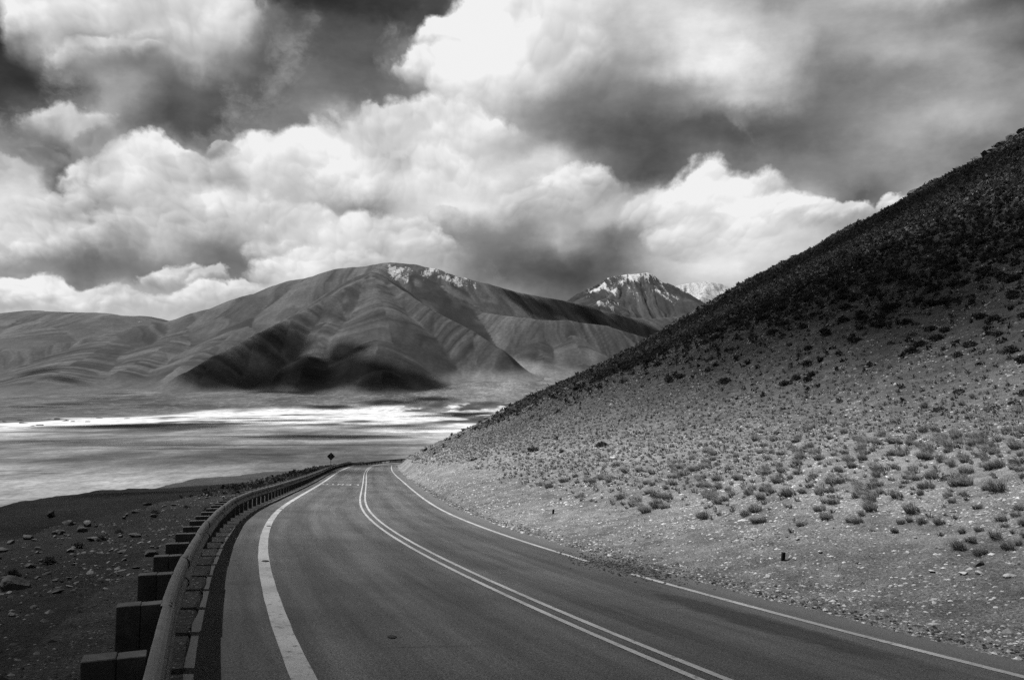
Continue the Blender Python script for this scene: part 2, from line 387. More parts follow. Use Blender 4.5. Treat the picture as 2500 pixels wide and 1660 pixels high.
def asphalt_mat():
    m, t, b = new_mat('asphalt'); p = pos(t)
    d = attr(t, 'offset'); s = attr(t, 'station')
    fine = t.noise(p, 60., 3, .75); grit = t.voro(p, 70., 0); big = t.noise(p, .25, 4, .6)
    cb = t.new('ShaderNodeCombineXYZ'); t.put(cb.inputs[0], t.m('MULTIPLY', d, 1.3)); t.put(cb.inputs[1], t.m('MULTIPLY', s, .06))
    streak = t.noise(cb.outputs[0], 1.6, 5, .65)
    cx = t.new('ShaderNodeCombineXYZ'); t.put(cx.inputs[0], t.m('MULTIPLY', d, .35)); t.put(cx.inputs[1], t.m('MULTIPLY', s, 5.))
    cross = t.noise(cx.outputs[0], 1., 3, .7)
    v = t.m('MULTIPLY', .040, t.ramp(big, .3, .7, .82, 1.2))
    v = t.m('MULTIPLY', v, t.ramp(streak, .3, .7, .74, 1.28))
    v = t.m('MULTIPLY', v, t.ramp(fine, .3, .72, .42, 1.75))
    v = t.m('MULTIPLY', v, t.ramp(cross, .62, .74, 1., .72))
    v = t.m('MULTIPLY', v, t.ramp(grit, .1, .5, 1.3, .92))
    # wheel paths are polished and oil-dark, the outer shoulders are dusty
    wp = t.m('ABSOLUTE', t.m('SUBTRACT', t.m('ABSOLUTE', t.m('SUBTRACT', t.m('ABSOLUTE', d), 1.68)), .8))
    v = t.m('MULTIPLY', v, t.ramp(wp, .0, .55, .86, 1.06))
    dust = t.m('MULTIPLY', t.ramp(d, 3.1, 4.0), t.ramp(t.noise(p, .9, 4, .6), .25, .55, .35, .95))
    v = t.mix(dust, v, t.m('MULTIPLY', .062, t.ramp(fine, .3, .72, .6, 1.4)))
    dl = t.m('MULTIPLY', t.ramp(d, -3.5, -4.2), .35)
    v = t.mix(dl, v, .03)
    # long oil smear near the right line
    e1 = t.m('MULTIPLY', t.m('SUBTRACT', s, 7.6), .30); e2 = t.m('MULTIPLY', t.m('SUBTRACT', d, 2.55), 2.3)
    rr = t.m('ADD', t.m('MULTIPLY', e1, e1), t.m('MULTIPLY', e2, e2))
    rr = t.m('MULTIPLY_ADD', t.m('SUBTRACT', t.noise(p, 2.2, 4, .6), .5), 1.6, rr)
    v = t.m('MULTIPLY', v, t.ramp(rr, .2, 1.1, .55, 1.))
    grey(t, b, v); b.inputs['Roughness'].default_value = .82
    bump(t, b, t.m('ADD', fine, grit), .006, .7)
    return m
def paint_mat():
    m, t, b = new_mat('worn_road_paint'); p = pos(t)
    n = t.noise(p, 9., 5, .7); f = t.noise(p, 55., 3, .7); big = t.noise(p, .8, 3)
    v = t.m('MULTIPLY', t.ramp(big, .3, .7, .15, .21), t.ramp(f, .3, .7, .75, 1.2))
    grey(t, b, t.mix(t.ramp(t.m('MULTIPLY_ADD', f, .35, n), .74, .86), v, .06)); b.inputs['Roughness'].default_value = .7
    bump(t, b, f, .004, .5)
    return m
def steel_mat():
    m, t, b = new_mat('weathered_galvanised_steel'); p = pos(t)
    n = t.noise(p, 6., 5, .65); f = t.noise(p, 40., 3, .6)
    grey(t, b, t.m('MULTIPLY', t.ramp(n, .3, .7, .042, .09), t.ramp(f, .3, .7, .85, 1.12)))
    b.inputs['Metallic'].default_value = .25; t.put(b.inputs['Roughness'], t.ramp(n, .3, .7, .42, .62))
    bump(t, b, f, .002, .3)
    return m
def simple_mat(name, lo, hi, scale=5., rough=.85, metal=0., bscale=None, bdist=.01):
    m, t, b = new_mat(name); p = pos(t)
    n = t.noise(p, scale, 5, .65)
    grey(t, b, t.ramp(n, .3, .7, lo, hi)); b.inputs['Roughness'].default_value = rough; b.inputs['Metallic'].default_value = metal
    if bscale: bump(t, b, t.noise(p, bscale, 4, .7), bdist, .8)
    return m
def far_mat(name, scale, lo=.8, hi=1.2, streak=None, bdist=8.):
    """slopes seen from kilometres away: base colour from the vertices, broken by scree streaks"""
    m, t, b = new_mat(name); p = pos(t)
    base = attr(t, 'albedo'); snow = attr(t, 'snow')
    n1 = t.noise(p, scale, 6, .65); n2 = t.noise(p, scale*9, 4, .7)
    v = t.m('MULTIPLY', base, t.ramp(n1, .3, .7, lo, hi)); v = t.m('MULTIPLY', v, t.ramp(n2, .3, .7, .8, 1.22))
    if streak:
        q = t.v('MULTIPLY', p, streak); n3 = t.noise(q, 1., 5, .65)
        v = t.m('MULTIPLY', v, t.ramp(n3, .3, .7, .86, 1.15))
        sn = t.m('MULTIPLY_ADD', t.m('SUBTRACT', n3, .5), 1.9, t.m('MULTIPLY_ADD', t.m('SUBTRACT', n2, .5), .45, snow))
        v = t.mix(t.ramp(sn, .40, .66), v, t.ramp(n2, .3, .7, .12, .26))
    grey(t, b, v)
    if bdist: bump(t, b, t.m('MULTIPLY_ADD', n2, .3, n1), bdist, .6)
    return m

def plain_mat():
    """basin floor: salt crust in crisp patches, mud lines, ripples and braided washes, all far wider than deep"""
    m, t, b = new_mat('salt_crust_mud_and_fans'); p = pos(t); base = attr(t, 'albedo'); fan = attr(t, 'fan'); salt = attr(t, 'salt')
    v = base
    for sc3, dt, lo, hi in (((.0026, .0018, .01), 6, .60, 1.40), ((.012, .010, .01), 5, .70, 1.30), ((.06, .03, .05), 4, .74, 1.28), ((.30, .12, .1), 3, .78, 1.24)):
        n = t.noise(t.v('MULTIPLY', p, sc3), 1., dt, .65); v = t.m('MULTIPLY', v, t.ramp(n, .28, .72, lo, hi))
    flat = t.m('SUBTRACT', 1., fan)
    mud = t.ramp(t.noise(t.v('MULTIPLY', p, (.0024, .011, .01)), 1., 8, .66), .55, .60)
    v = t.m('MULTIPLY', v, t.m('SUBTRACT', 1., t.m('MULTIPLY', t.m('MULTIPLY', mud, flat), .50)))
    crust = t.m('MULTIPLY_ADD', t.m('SUBTRACT', t.noise(t.v('MULTIPLY', p, (.0045, .0030, .01)), 1., 9, .68), .5), 1.9, salt)
    grain = t.noise(t.v('MULTIPLY', p, (.03, .012, .01)), 1., 6, .68)
    pale = t.m('MULTIPLY', t.ramp(grain, .25, .75, .13, .34), t.ramp(salt, .3, 1., .75, 1.1))
    v = t.mix(t.m('MULTIPLY', t.ramp(crust, .46, .62), flat), v, pale)
    wash = t.ramp(t.m('ABSOLUTE', t.m('SUBTRACT', t.noise(t.v('MULTIPLY', p, (.006, .0022, .01)), 1., 6, .62), .5)), .0, .03, 1., 0.)
    v = t.m('MULTIPLY_ADD', t.m('MULTIPLY', wash, fan), .024, v)
    grey(t, b, t.m('MAXIMUM', v, .01)); return m

# ---------------------------------------------------------------- the slope that carries the road
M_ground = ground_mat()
ang = np.radians(np.concatenate([np.arange(-180, -62, 3.), np.arange(-62, -38, .5), np.arange(-38, 38, .2), np.arange(38, 62.1, .5), np.arange(65, 180.1, 3.)]))
rad = np.geomspace(1.8, 1150, 410)
A, Rr = np.meshgrid(ang, rad)
gx, gy = np.sin(A)*Rr, np.cos(A)*Rr-.6*(np.abs(A) < 1.5)
gz = ground(gx, gy)
gs, gd = road_sd(gx, gy); ga, gc = far_frame(gx.ravel(), gy.ravel())
er, el = gd-EDGE, -gd-EDGE
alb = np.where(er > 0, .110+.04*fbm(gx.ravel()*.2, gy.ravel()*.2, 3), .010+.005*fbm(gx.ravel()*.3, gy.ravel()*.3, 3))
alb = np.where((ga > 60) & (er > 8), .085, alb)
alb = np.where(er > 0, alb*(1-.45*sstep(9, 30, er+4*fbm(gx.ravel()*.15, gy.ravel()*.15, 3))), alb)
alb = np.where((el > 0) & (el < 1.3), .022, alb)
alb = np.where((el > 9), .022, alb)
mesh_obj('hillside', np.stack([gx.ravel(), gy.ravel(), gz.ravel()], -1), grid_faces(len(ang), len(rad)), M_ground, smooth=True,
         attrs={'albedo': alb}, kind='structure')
# ---------------------------------------------------------------- the flat and the alluvial fans
def plain(x, y):
    """floor of the basin: flat, then fans that steepen towards the mountain"""
    X = 1250+1944*x/np.maximum(y, 50)
    D0 = np.interp(X, [-1500, 0, 400, 800, 1250, 1500, 3500], [2000, 2450, 3300, 4300, 4500, 4600, 4600])
    a1 = np.interp(X, [0, 500, 900, 1250], [.022, .04, .06, .06]); a2 = np.interp(X, [0, 500, 900, 1180, 1280, 1450], [.9e-5, 1.6e-5, 3.0e-5, 5.2e-5, 5.2e-5, 3.6e-5])
    t = np.maximum(y-D0, 0)
    t = 3300*np.tanh(t/3300)
    z = PLAIN_Z+a1*t+a2*t*t
    # low white mounds on the far shore
    z = z+26*np.exp(-((y-3350)/420)**2)*np.clip(fbm(x*.0022, y*.0016, 3)+.22, 0, 1)*sstep(-900, -300, x)
    z = z+9*np.exp(-((y-2500)/500)**2)*np.clip(fbm(x*.003+7, y*.002, 3)+.05, 0, 1)
    return z+6*fbm(x*.004, y*.002, 4)*sstep(0, 900, t)
def plain_albedo(x, y, mask=None):
    X = 1250+1944*x/np.maximum(y, 50); z = plain(x, y)
    Y = to_px(np.stack([x, y, z], -1))[1]
    D0 = np.interp(X, [-1500, 0, 400, 800, 1250, 1500, 3500], [2000, 2450, 3300, 4300, 4500, 4600, 4600])
    n = fbm(x*.0016, y*.0007, 5); n2 = fbm(x*.006+5, y*.002, 3); n3 = fbm(x*.012, y*.004, 2)
    # lake bed: wet pale crust near by, dark mud bands, dry salt beyond
    alb = .085+.05*n+.03*n3
    mud = sstep(760, 900, y+220*n)*sstep(1500, 1150, y+420*n+200*n2)
    alb = alb*(1-.72*mud*np.clip(.65+1.8*n2+1.2*n3, 0, 1))
    shore = sstep(1300, 1700, y+300*n)
    alb = alb*(1-shore)+shore*np.clip(.09+.3*n+.25*n2, .03, .3)
    salt = sstep(1700, 2700, y+1500*n+500*n2)*sstep(-2600, -700, x+.25*y+900*n2)
    alb = alb*(1-.35*salt)
    line = sstep(2050, 2250, y+300*n2)*sstep(2700, 2400, y+300*n2)*sstep(-500, -1400, x)
    
    lag = np.interp(X, [0, 400, 700, 1250], [0, 100, 400, 480])
    fan = sstep(-120, 200, y-D0-lag+500*n2+300*n)
    if mask == 'fan': return fan
    if mask == 'salt': return np.clip(salt*(.60+1.7*n+1.1*n2)+.22*line*(.6+2*n2)+.18*sstep(1500, 900, y)*(.5+2*n), 0, 1)
    fa = .027+.02*n+.015*n2+.04*np.clip(fbm(x*.004, y*.0012, 4), 0, 1)+.035*np.exp(-((X-1230-.05*(y-6000))/140)**2)*sstep(4700, 6500, y)+.012*sstep(1000, 1200, X)
    return np.clip(alb*(1-fan)+fan*fa, .018, .5)
M_plain = plain_mat()
pa = np.radians(np.concatenate([np.arange(-180, -40, 4.), np.arange(-40, 40, .22), np.arange(40, 180.1, 4.)]))
pr = np.concatenate([np.geomspace(90, 2000, 120), np.geomspace(2010, 12000, 300), np.geomspace(12100, 60000, 30)])
A, Rr = np.meshgrid(pa, pr); px_, py_ = (np.sin(A)*Rr).ravel(), (np.cos(A)*Rr).ravel()
mesh_obj('salt_flat', np.stack([px_, py_, plain(px_, py_)-.0], -1), grid_faces(len(pa), len(pr)), M_plain, smooth=True,
         attrs={'albedo': plain_albedo(px_, py_), 'fan': plain_albedo(px_, py_, 'fan'), 'salt': plain_albedo(px_, py_, 'salt')}, kind='structure')

# ---------------------------------------------------------------- mountains: ridges given as (photo x, photo y, distance)
def ridge(pts, disp=False):
    k = 1.0588 if disp else 1.
    return np.array([at(p[0]*k, p[1]*k, p[2]) for p in pts])
def mountain_z(x, y, ridges):
    """height under a set of crest lines: (points, slope, rounding, flattening length)"""
    best = np.full(x.shape, -3000.); arc = np.zeros(x.shape); dst = np.zeros(x.shape); wz = np.full(x.shape, -3000.)
    for ri, (P, k, R, Lf) in enumerate(ridges):
        zz = np.full(x.shape, -3000.); aa = np.zeros(x.shape); dd = np.zeros(x.shape); run = ri*5000.
        for p, q in zip(P[:-1], P[1:]):
            vx, vy = q[0]-p[0], q[1]-p[1]; L2 = vx*vx+vy*vy
            tr = ((x-p[0])*vx+(y-p[1])*vy)/L2; t = np.clip(tr, 0, 1)
            dist = np.hypot(x-p[0]-t*vx, y-p[1]-t*vy)
            e = np.sqrt(dist*dist+R*R)-R
            zc = p[2]+t*(q[2]-p[2])-k*e/(1+e/Lf); win = zc > zz
            side = np.sign((x-p[0])*vy-(y-p[1])*vx)
            aa = np.where(win, run+t*math.sqrt(L2)+side*37000+np.clip(tr-t, -.6, .6)*math.sqrt(L2)*.5, aa); dd = np.where(win, dist, dd); zz = np.maximum(zz, zc); run += math.sqrt(L2)
        wn = zz > wz; arc = np.where(wn, aa, arc); dst = np.where(wn, dd, dst); wz = np.maximum(wz, zz)
        h = np.clip(.5+.5*(zz-best)/40., 0, 1)             # smooth union
        best = best*(1-h)+zz*h+40.*h*(1-h)
    return best, arc, dst
FARHOLD = {}
def build_mountain(name, X0, X1, D0, D1, nu, nv, ridges, albedo, snowf, mat, gully=(0, 0, 12.)):
    u = (np.linspace(X0, X1, nu)-1250)/1944./CP; D = np.geomspace(D0, D1, nv)
    U, DD = np.meshgrid(u, D); x = (U*DD).ravel(); y = DD.ravel()
    zm, arc, dst = mountain_z(x, y, ridges)
    zp = plain(x, y) if D0 < 9000 else np.full(x.shape, 0.)
    over = np.clip((zm-zp)/180, 0, 1)*np.clip(dst/260, 0, 1)
    wv = arc+120*fbm(x/500, y/500, 3)
    g1 = 1-np.abs(2*fbm(wv/170, dst/1500+3, 4, .55)*2.2); g2 = fbm(wv/75, dst/800, 3); rid = fbm(x/260, y/260, 5)
    over = over*np.interp(1250+1944*x/y, [0, 450, 700], [.30, .45, 1.])
    zm = zm-over*gully[2]*(np.clip(g1, -.5, 1)-.3)*1.2+over*gully[2]*.7*g2+over*gully[2]*1.1*rid
    hb = np.clip(.5+.5*(zm-zp)/80., 0, 1); z = zm*hb+zp*(1-hb)+80.*hb*(1-hb)     # talus eases into the fan
    z = np.where(zm < zp-75, zp-30, z)
    P = np.stack([x, y, z], -1)
    sn = snowf(x, y, z); al = albedo(x, y, z)
    st1 = fbm(wv/42, dst/1300+9, 4, .6); st2 = fbm(wv/140+5, dst/1800, 3)
    al = al*np.clip(1+2.2*st1+.9*st2, .4, 2.1)
    if D0 < 9000:
        foot = sstep(95, 0, zm-zp); al = al*(1-foot)+foot*plain_albedo(x, y)
    o = mesh_obj(name, P, grid_faces(nu, nv), mat, smooth=True, attrs={'albedo': al, 'snow': sn}, kind='structure')
    FARHOLD[name] = P
    return o

k_ = 1.0588
main = [
 (ridge([(-400,880,6900),(0,858,7200),(106,846,7400),(265,820,7700),(402,786,8000),(530,755,8300),(635,719,8500),(740,683,8600),(847,657,8650),(953,644,8700)]), .66, 330, 60000),
 (ridge([(953,644,8700),(1006,646,8700),(1059,658,8750),(1122,677,8800),(1175,692,8900),(1270,716,9100),(1382,736,9300),(1424,745,9400),(1466,760,9500),(1540,776,9600),(1592,778,9800),(1690,770,10000),(1800,740,10200)]), .82, 220, 60000),
 (ridge([(953,646,8600),(925,655,8100),(912,668,7600),(856,698,7300),(804,727,7050),(720,769,6700),(635,812,6350),(529,867,5950),(457,909,5700)]), .80, 45, 60000),
 (ridge([(912,668,7600),(930,676,7550),(986,712,7300),(1056,758,7000),(1149,805,6700),(1219,851,6450),(1245,884,6350)]), .95, 35, 60000),
 (ridge([(912,668,7600),(935,750,6900),(925,830,6350),(930,900,5950)]), .78, 200, 60000),
 (ridge([(870,690,7400),(800,790,6700),(760,870,6150)]), .80, 120, 60000),
 (ridge([(1122,690,8700),(1158,760,8000),(1247,773,7800),(1312,781,7700),(1382,784,7700),(1475,795,7750),(1587,828,7800),(1700,850,7900)]), .74, 110, 60000),
 (ridge([(1382,784,7700),(1400,830,7300),(1420,885,6950)]), .74, 120, 60000),
 (ridge([(1290,779,7730),(1310,830,7300),(1335,890,6850)]), .76, 90, 60000),
 (ridge([(1059,658,8750),(1075,700,8300),(1110,750,7900)]), .74, 90, 60000),
 (ridge([(740,683,8600),(690,740,7950),(600,800,7300),(500,860,6700)]), .55, 110, 60000),
 (ridge([(530,755,8300),(430,830,7300),(300,905,6300)]), .48, 160, 60000),
 (ridge([(300,815,7700),(200,880,6600),(100,930,5600)]), .36, 220, 60000),
]
def alb_main(x, y, z):
    n = fbm(x/900, y/900, 4); return np.clip(.0225+.013*n+.012*fbm(x/150, y/900, 4), .008, .2)
def snow_main(x, y, z):
    X, Y = to_px(np.stack([x, y, z], -1))
    ridgeY = np.interp(X, [900, 953, 1006, 1059, 1122, 1175, 1270], [650, 644, 646, 658, 677, 692, 716])
    d = Y-ridgeY
    a = sstep(938, 955, X)*sstep(1030, 985, X)*sstep(58, 20, d-.35*(X-950))*sstep(-6, 10, d)*.56
    b = sstep(1000, 1050, X)*sstep(1195, 1150, X)*sstep(42, 10, d)*.50
    return np.maximum(a, b)*(y > 7900)*(y < 9000)
M_mtn = far_mat('mountain_scree', .004, .86, 1.15, (.012, .0016, .004), 4.)
build_mountain('mountain', -700, 1830, 4600, 11200, 660, 360, main, alb_main, snow_main, M_mtn)

far_left = [(ridge([(-500,800,11500),(-150,790,11500),(0,776,11500),(42,764,11400),(97,760,11300),(169,763,11300),(254,765,11300),(296,771,11300),(347,773,11600),(398,785,11700),(520,800,11800)]), .33, 300, 60000),
            (ridge([(97,760,11300),(150,800,10300),(60,840,9300)]), .3, 300, 60000), (ridge([(347,773,11600),(330,800,10600),(240,830,9800)]), .3, 250, 60000)]
build_mountain('hill', -700, 620, 6800, 13000, 240, 130, far_left, lambda x, y, z: np.clip(.022+.018*fbm(x/700, y/900, 4), .009, .2), lambda x, y, z: 0*x, M_mtn)

snowy = [(ridge([(1300,790,12500),(1382,736,12500),(1443,702,12500),(1499,675,12500),(1531,671,12500),(1578,667,12500),(1620,688,12400),(1652,709,12300),(1694,727,12200),(1732,750,12100),(1800,790,12000)]), .62, 60, 60000),
         (ridge([(1531,671,12500),(1490,725,11700),(1470,735,11300),(1425,760,10900)]), .6, 50, 60000), (ridge([(1470,735,11300),(1545,772,10900)]), .6, 50, 60000),
         (ridge([(1578,667,12500),(1600,720,11900),(1640,770,11200)]), .62, 60, 60000)]
def snow_peak(x, y, z):
    X, Y = to_px(np.stack([x, y, z], -1))
    s = sstep(775, 650, Y+60*fbm(x/250, y/500, 4))*.56
    sub = sstep(1440, 1465, X)*sstep(1560, 1500, X)*sstep(775, 738, Y)*(y < 11500)*.45
    return np.maximum(s*(.75+.5*sstep(.0, .3, fbm(x/500, y/500, 3)+.2)), sub)
build_mountain('snowy_peak', 1270, 1860, 10300, 13600, 300, 220, snowy, lambda x, y, z: np.clip(.017+.015*fbm(x/500, y/900, 4), .007, .2), snow_peak, M_mtn, (0, 0, 45.))

white = [(ridge([(1560,770,17500),(1620,715,17000),(1652,698,16800),(1685,691,16800),(1727,688,16800),(1750,690,16800),(1792,703,16800),(1825,694,16800),(1880,690,16800),(2000,720,16800)]), .7, 40, 60000),
         (ridge([(1727,688,16800),(1710,730,15900),(1700,760,15200)]), .6, 40, 60000), (ridge([(1792,703,16800),(1800,740,15900)]), .6, 40, 60000)]
build_mountain('snow_range', 1540, 2050, 14000, 18500, 200, 140, white, lambda x, y, z: .13+0*x, lambda x, y, z: .62+.4*fbm(x/300, y/600, 4), M_mtn, (0, 0, 60.))
# ---------------------------------------------------------------- road surface and markings
def strip(name, mat, s, d0, d1, dz, nd=2, parent=None, attrs=True, wob=0., **kw):
    s = np.asarray(s, float); t = np.linspace(0, 1, nd)
    S2, T2 = np.meshgrid(s, t, indexing='ij')
    lo = d0+(wob*fbm(s*1.3, s*0+3, 4) if wob else 0*s); hi = d1+(wob*fbm(s*1.3, s*0+9, 4) if wob else 0*s)
    Dm = lo[:, None]*(1-T2)+hi[:, None]*T2
    P = road_pt(S2.ravel(), Dm.ravel(), dz)
    at_ = {'offset': Dm.ravel(), 'station': S2.ravel()} if attrs else None
    return mesh_obj(name, P, grid_faces(nd, len(s)), mat, parent, attrs=at_, **kw)
M_asph, M_paint, M_steel = asphalt_mat(), paint_mat(), steel_mat()
ss = np.arange(-12, 232, .5)
# the slab has a thickness that shows at its broken edges
T = np.linspace(-1, 1, 15)
S2, T2 = np.meshgrid(np.arange(-12, 232, .3), T, indexing='ij')
eL = EDGE+.10*fbm(S2*1.1, S2*0+1, 4); eR = EDGE+.02+.34*fbm(S2*.7, S2*0+5, 4)
Dm = np.where(T2 < 0, T2*eL, T2*eR)
P = road_pt(S2.ravel(), Dm.ravel(), 0.)
side = (np.abs(T2.ravel()) > .999)
P2 = P.copy()
n0 = P.shape[0]; nd = len(T); ns = S2.shape[0]
low = P[side]-np.array([0, 0, .09])
Fq = grid_faces(nd, ns)
iside = np.where(side)[0].reshape(ns, 2); jl = n0+np.arange(2*ns).reshape(ns, 2)
FL = np.stack([iside[:-1, 0], iside[1:, 0], jl[1:, 0], jl[:-1, 0]], -1); FR = np.stack([iside[:-1, 1], jl[:-1, 1], jl[1:, 1], iside[1:, 1]], -1)
road = mesh_obj('road', np.concatenate([P, low]), np.concatenate([Fq, FL, FR]), M_asph, attrs={'offset': np.concatenate([Dm.ravel(), Dm.ravel()[side]]), 'station': np.concatenate([S2.ravel(), S2.ravel()[side]])}, kind='structure')
strip('edge_line', M_paint, ss, -3.45, -3.26, .006, 3, road, False, .015)['label'] = 'broad white edge line beside the guardrail'
strip('edge_line', M_paint, np.arange(-12, 12.9, .25), 3.28, 3.42, .006, 3, road, False, .02)['label'] = 'white edge line at the foot of the gravel slope, near stretch'
strip('edge_line', M_paint, np.arange(14.8, 232, .5), 3.28, 3.42, .006, 3, road, False, .02)['label'] = 'white edge line at the foot of the gravel slope, far stretch'
strip('centre_line', M_paint, ss, -.175, -.085, .006, 3, road, False, .012)['label'] = 'left stripe of the double centre line'
strip('centre_line', M_paint, ss, .085, .175, .006, 3, road, False, .012)['label'] = 'right stripe of the double centre line'

# the word LENTO, written for drivers coming uphill (upside down from here)
def letter(ch, w, h, k):
    """strokes as quads in a w x h cell, stroke width k"""
    q = lambda x0, y0, x1, y1: [(x0, y0), (x1, y0), (x1, y1), (x0, y1)]
    if ch == 'L': return [q(0, 0, k, h), q(k, 0, w, 3*k)]
    if ch == 'E': return [q(0, 0, k, h), q(k, 0, w, 3*k), q(k, h/2-1.5*k, w*.85, h/2+1.5*k), q(k, h-3*k, w, h)]
    if ch == 'N': return [q(0, 0, k, h), q(w-k, 0, w, h), [(k, h), (k, h*.72), (w-k, 0), (w-k, h*.28)]]
    if ch == 'T': return [q(w/2-k/2, 0, w/2+k/2, h-3*k), q(0, h-3*k, w, h)]
    if ch == 'O': return [q(0, h*.15, k, h*.85), q(w-k, h*.15, w, h*.85), [(0, h*.15), (k*1.6, 0), (w-k*1.6, 0), (w, h*.15)][::1], q(k*.9, 2.2*k-.01, w-k*.9, 3*k)[:0] or [(0, h*.85), (w, h*.85), (w-k*1.6, h), (k*1.6, h)]]
LW, LH = .44, 2.2
for i, ch in enumerate('LENTO'):
    d_right = -.42-i*.585                                   # seen from below, the word starts at the centre line
    V, Fc = [], []
    for quad in letter(ch, LW, LH, .11):
        b0 = len(V)
        for (x, y) in quad: V.append(road_pt(63.4-y, d_right-x, .007))
        Fc.append([b0, b0+1, b0+2, b0+3])
    mesh_obj('painted_letter', np.array(V), np.array(Fc), M_paint, road)
# dark blotches and lost reflector pads
M_tar = simple_mat('tar', .008, .016, 8., .6, 0, 30, .01)
def blotch(s, d, ls, ld, seed, dz=.009):
    r = np.random.default_rng(seed); n = 22; a = np.linspace(0, 2*np.pi, n, endpoint=False)
    k = 1+.5*(r.random(n)-.5); k = (k+np.roll(k, 1)+np.roll(k, -1))/3
    V = np.concatenate([road_pt(s+np.cos(a)*k*ls, d+np.sin(a)*k*ld, dz), road_pt(s, d, dz+.002)[None]])
    Fc = np.array([[i, (i+1) % n, n] for i in range(n)])[:, ::-1]
    return mesh_obj('tar_blotch', V, Fc, M_tar, road)
for q in ((6.75, -2.35, .07, .05, 1), (90.2, 1.0, .6, .2, 4), (90.4, 1.75, .6, .2, 5)): blotch(*q)
M_pad = simple_mat('black_rubber', .006, .012, 9., .7)
def stud(s, d, parent):
    n = 14; a = np.linspace(0, 2*np.pi, n, endpoint=False)
    lo = road_pt(s+np.cos(a)*.07, d+np.sin(a)*.07, .006); hi = road_pt(s+np.cos(a)*.05, d+np.sin(a)*.05, .024)
    V = np.concatenate([lo, hi, road_pt(s, d, .028)[None]])
    Fc = [[i, n+i, n+(i+1) % n] for i in range(n)]+[[i, n+(i+1) % n, (i+1) % n] for i in range(n)]+[[n+i, 2*n, n+(i+1) % n] for i in range(n)]
    return mesh_obj('reflector_pad', V, np.array(Fc), M_pad, parent, smooth=True)
for s_ in (13.5, 22.4, 31.5): stud(s_, -3.33, road)
# ---------------------------------------------------------------- guardrail: W-beams on blockouts and timber posts
gr = link('guardrail', None, label='long weathered steel guardrail curving along the left edge of the road', cat='guardrail')
RAILD, RTOP = -4.30, .70
def rail_off(s): return np.interp(s, [0, 3, 10, 18, 25, 31, 38, 60], [-4.34, -4.31, -4.29, -4.33, -4.42, -4.40, -4.30, -4.26])
prof = [(0.0, 0), (0.0144, -.002), (0.0336, -.010), (0.0512, -.024), (0.0624, -.044), (0.0664, -.070), (0.0624, -.098), (0.0240, -.128), (0.0048, -.145), (0.0000, -.156), (0.0048, -.167),
        (0.0240, -.184), (0.0624, -.212), (0.0664, -.237), (0.0624, -.262), (0.0440, -.288), (0.0160, -.306), (0, -.312)]
back = [(x-.006, z-(.002 if i < 3 else 0)) for i, (x, z) in enumerate(prof)]
ring = prof+back[::-1]
def beam(s0, s1, lift):
    s = np.linspace(s0, s1, 9); nr = len(ring); V = []
    for si in s:
        o = rail_off(si)
        for (x, z) in ring: V.append(road_pt(si, o+x+lift, RTOP+z))
    V = np.array(V); Fc = []
    for i in range(len(s)-1):
        for j in range(nr):
            a, b2 = i*nr+j, i*nr+(j+1) % nr
            Fc.append([a, b2, b2+nr, a+nr])
    half = len(prof)
    for base in (0, (len(s)-1)*nr):
        for j in range(half-1): Fc.append([base+j, base+j+1, base+nr-2-j, base+nr-1-j])
    return mesh_obj('beam', V, np.array(Fc), M_steel, gr)
S_POST0, DP, S_END = -.20, 1.47, 214
BEAMS = []; i = 0; s_ = S_POST0-1.47
while s_ < S_END:
    BEAMS.append((s_, beam(s_-.12, s_+2*DP+.12, .012 if i % 2 else 0.))); s_ += 2*DP; i += 1
M_post = simple_mat('weathered_steel_post', .034, .062, 7., .85, 0, 25, .004)
M_block = simple_mat('weathered_blockout', .038, .068, 7., .85, 0, 25, .004)
def bevel_box(hx, hy, z0, z1, b):
    """box with chamfered upright edges and top"""
    def ringz(ix, iy, z): 
        return [(-ix+b, -iy, z), (ix-b, -iy, z), (ix, -iy+b, z), (ix, iy-b, z), (ix-b, iy, z), (-ix+b, iy, z), (-ix, iy-b, z), (-ix, -iy+b, z)]
    V = ringz(hx, hy, z0)+ringz(hx, hy, z1-b)+ringz(hx-b*.8, hy-b*.8, z1)
    Fc = []
    for r in range(2):
        for j in range(8): Fc.append([r*8+j, r*8+(j+1) % 8, r*8+8+(j+1) % 8, r*8+8+j])
    for r0, rev in ((16, False), (0, True)):
        for tri in ((0, 1, 2, 3), (0, 3, 4, 7), (4, 5, 6, 7)):
            q = [r0+k for k in tri]; Fc.append(q[::-1] if rev else q)
    return np.array(V), np.array(Fc)
pm = mesh_data('post', *bevel_box(.065, .050, -.95, RTOP-.004, .004), M_post)
bm_ = mesh_data('blockout', *bevel_box(.056, .0465, RTOP-.36, RTOP+.004, .003), M_block)
nb = 8; ab = np.linspace(0, 2*np.pi, nb, endpoint=False)
Vb = [(0, .020*math.cos(a), .020*math.sin(a)) for a in ab]+[(.018, .015*math.cos(a), .015*math.sin(a)) for a in ab]+[(.021, 0, 0)]
Fb = [[j, (j+1) % nb, nb+(j+1) % nb] for j in range(nb)]+[[j, nb+(j+1) % nb, nb+j] for j in range(nb)]+[[nb+j, nb+(j+1) % nb, 2*nb] for j in range(nb)]
boltm = mesh_data('bolt', np.array(Vb), np.array(Fb), M_steel)
def place(o, s, d, dz=0., rz=0.):
    p = road_pt(s, d, dz); o.location = p; o.rotation_euler = (0, 0, -float(np.interp(s, RS, RTH))+rz)
s_ = S_POST0; k = 0
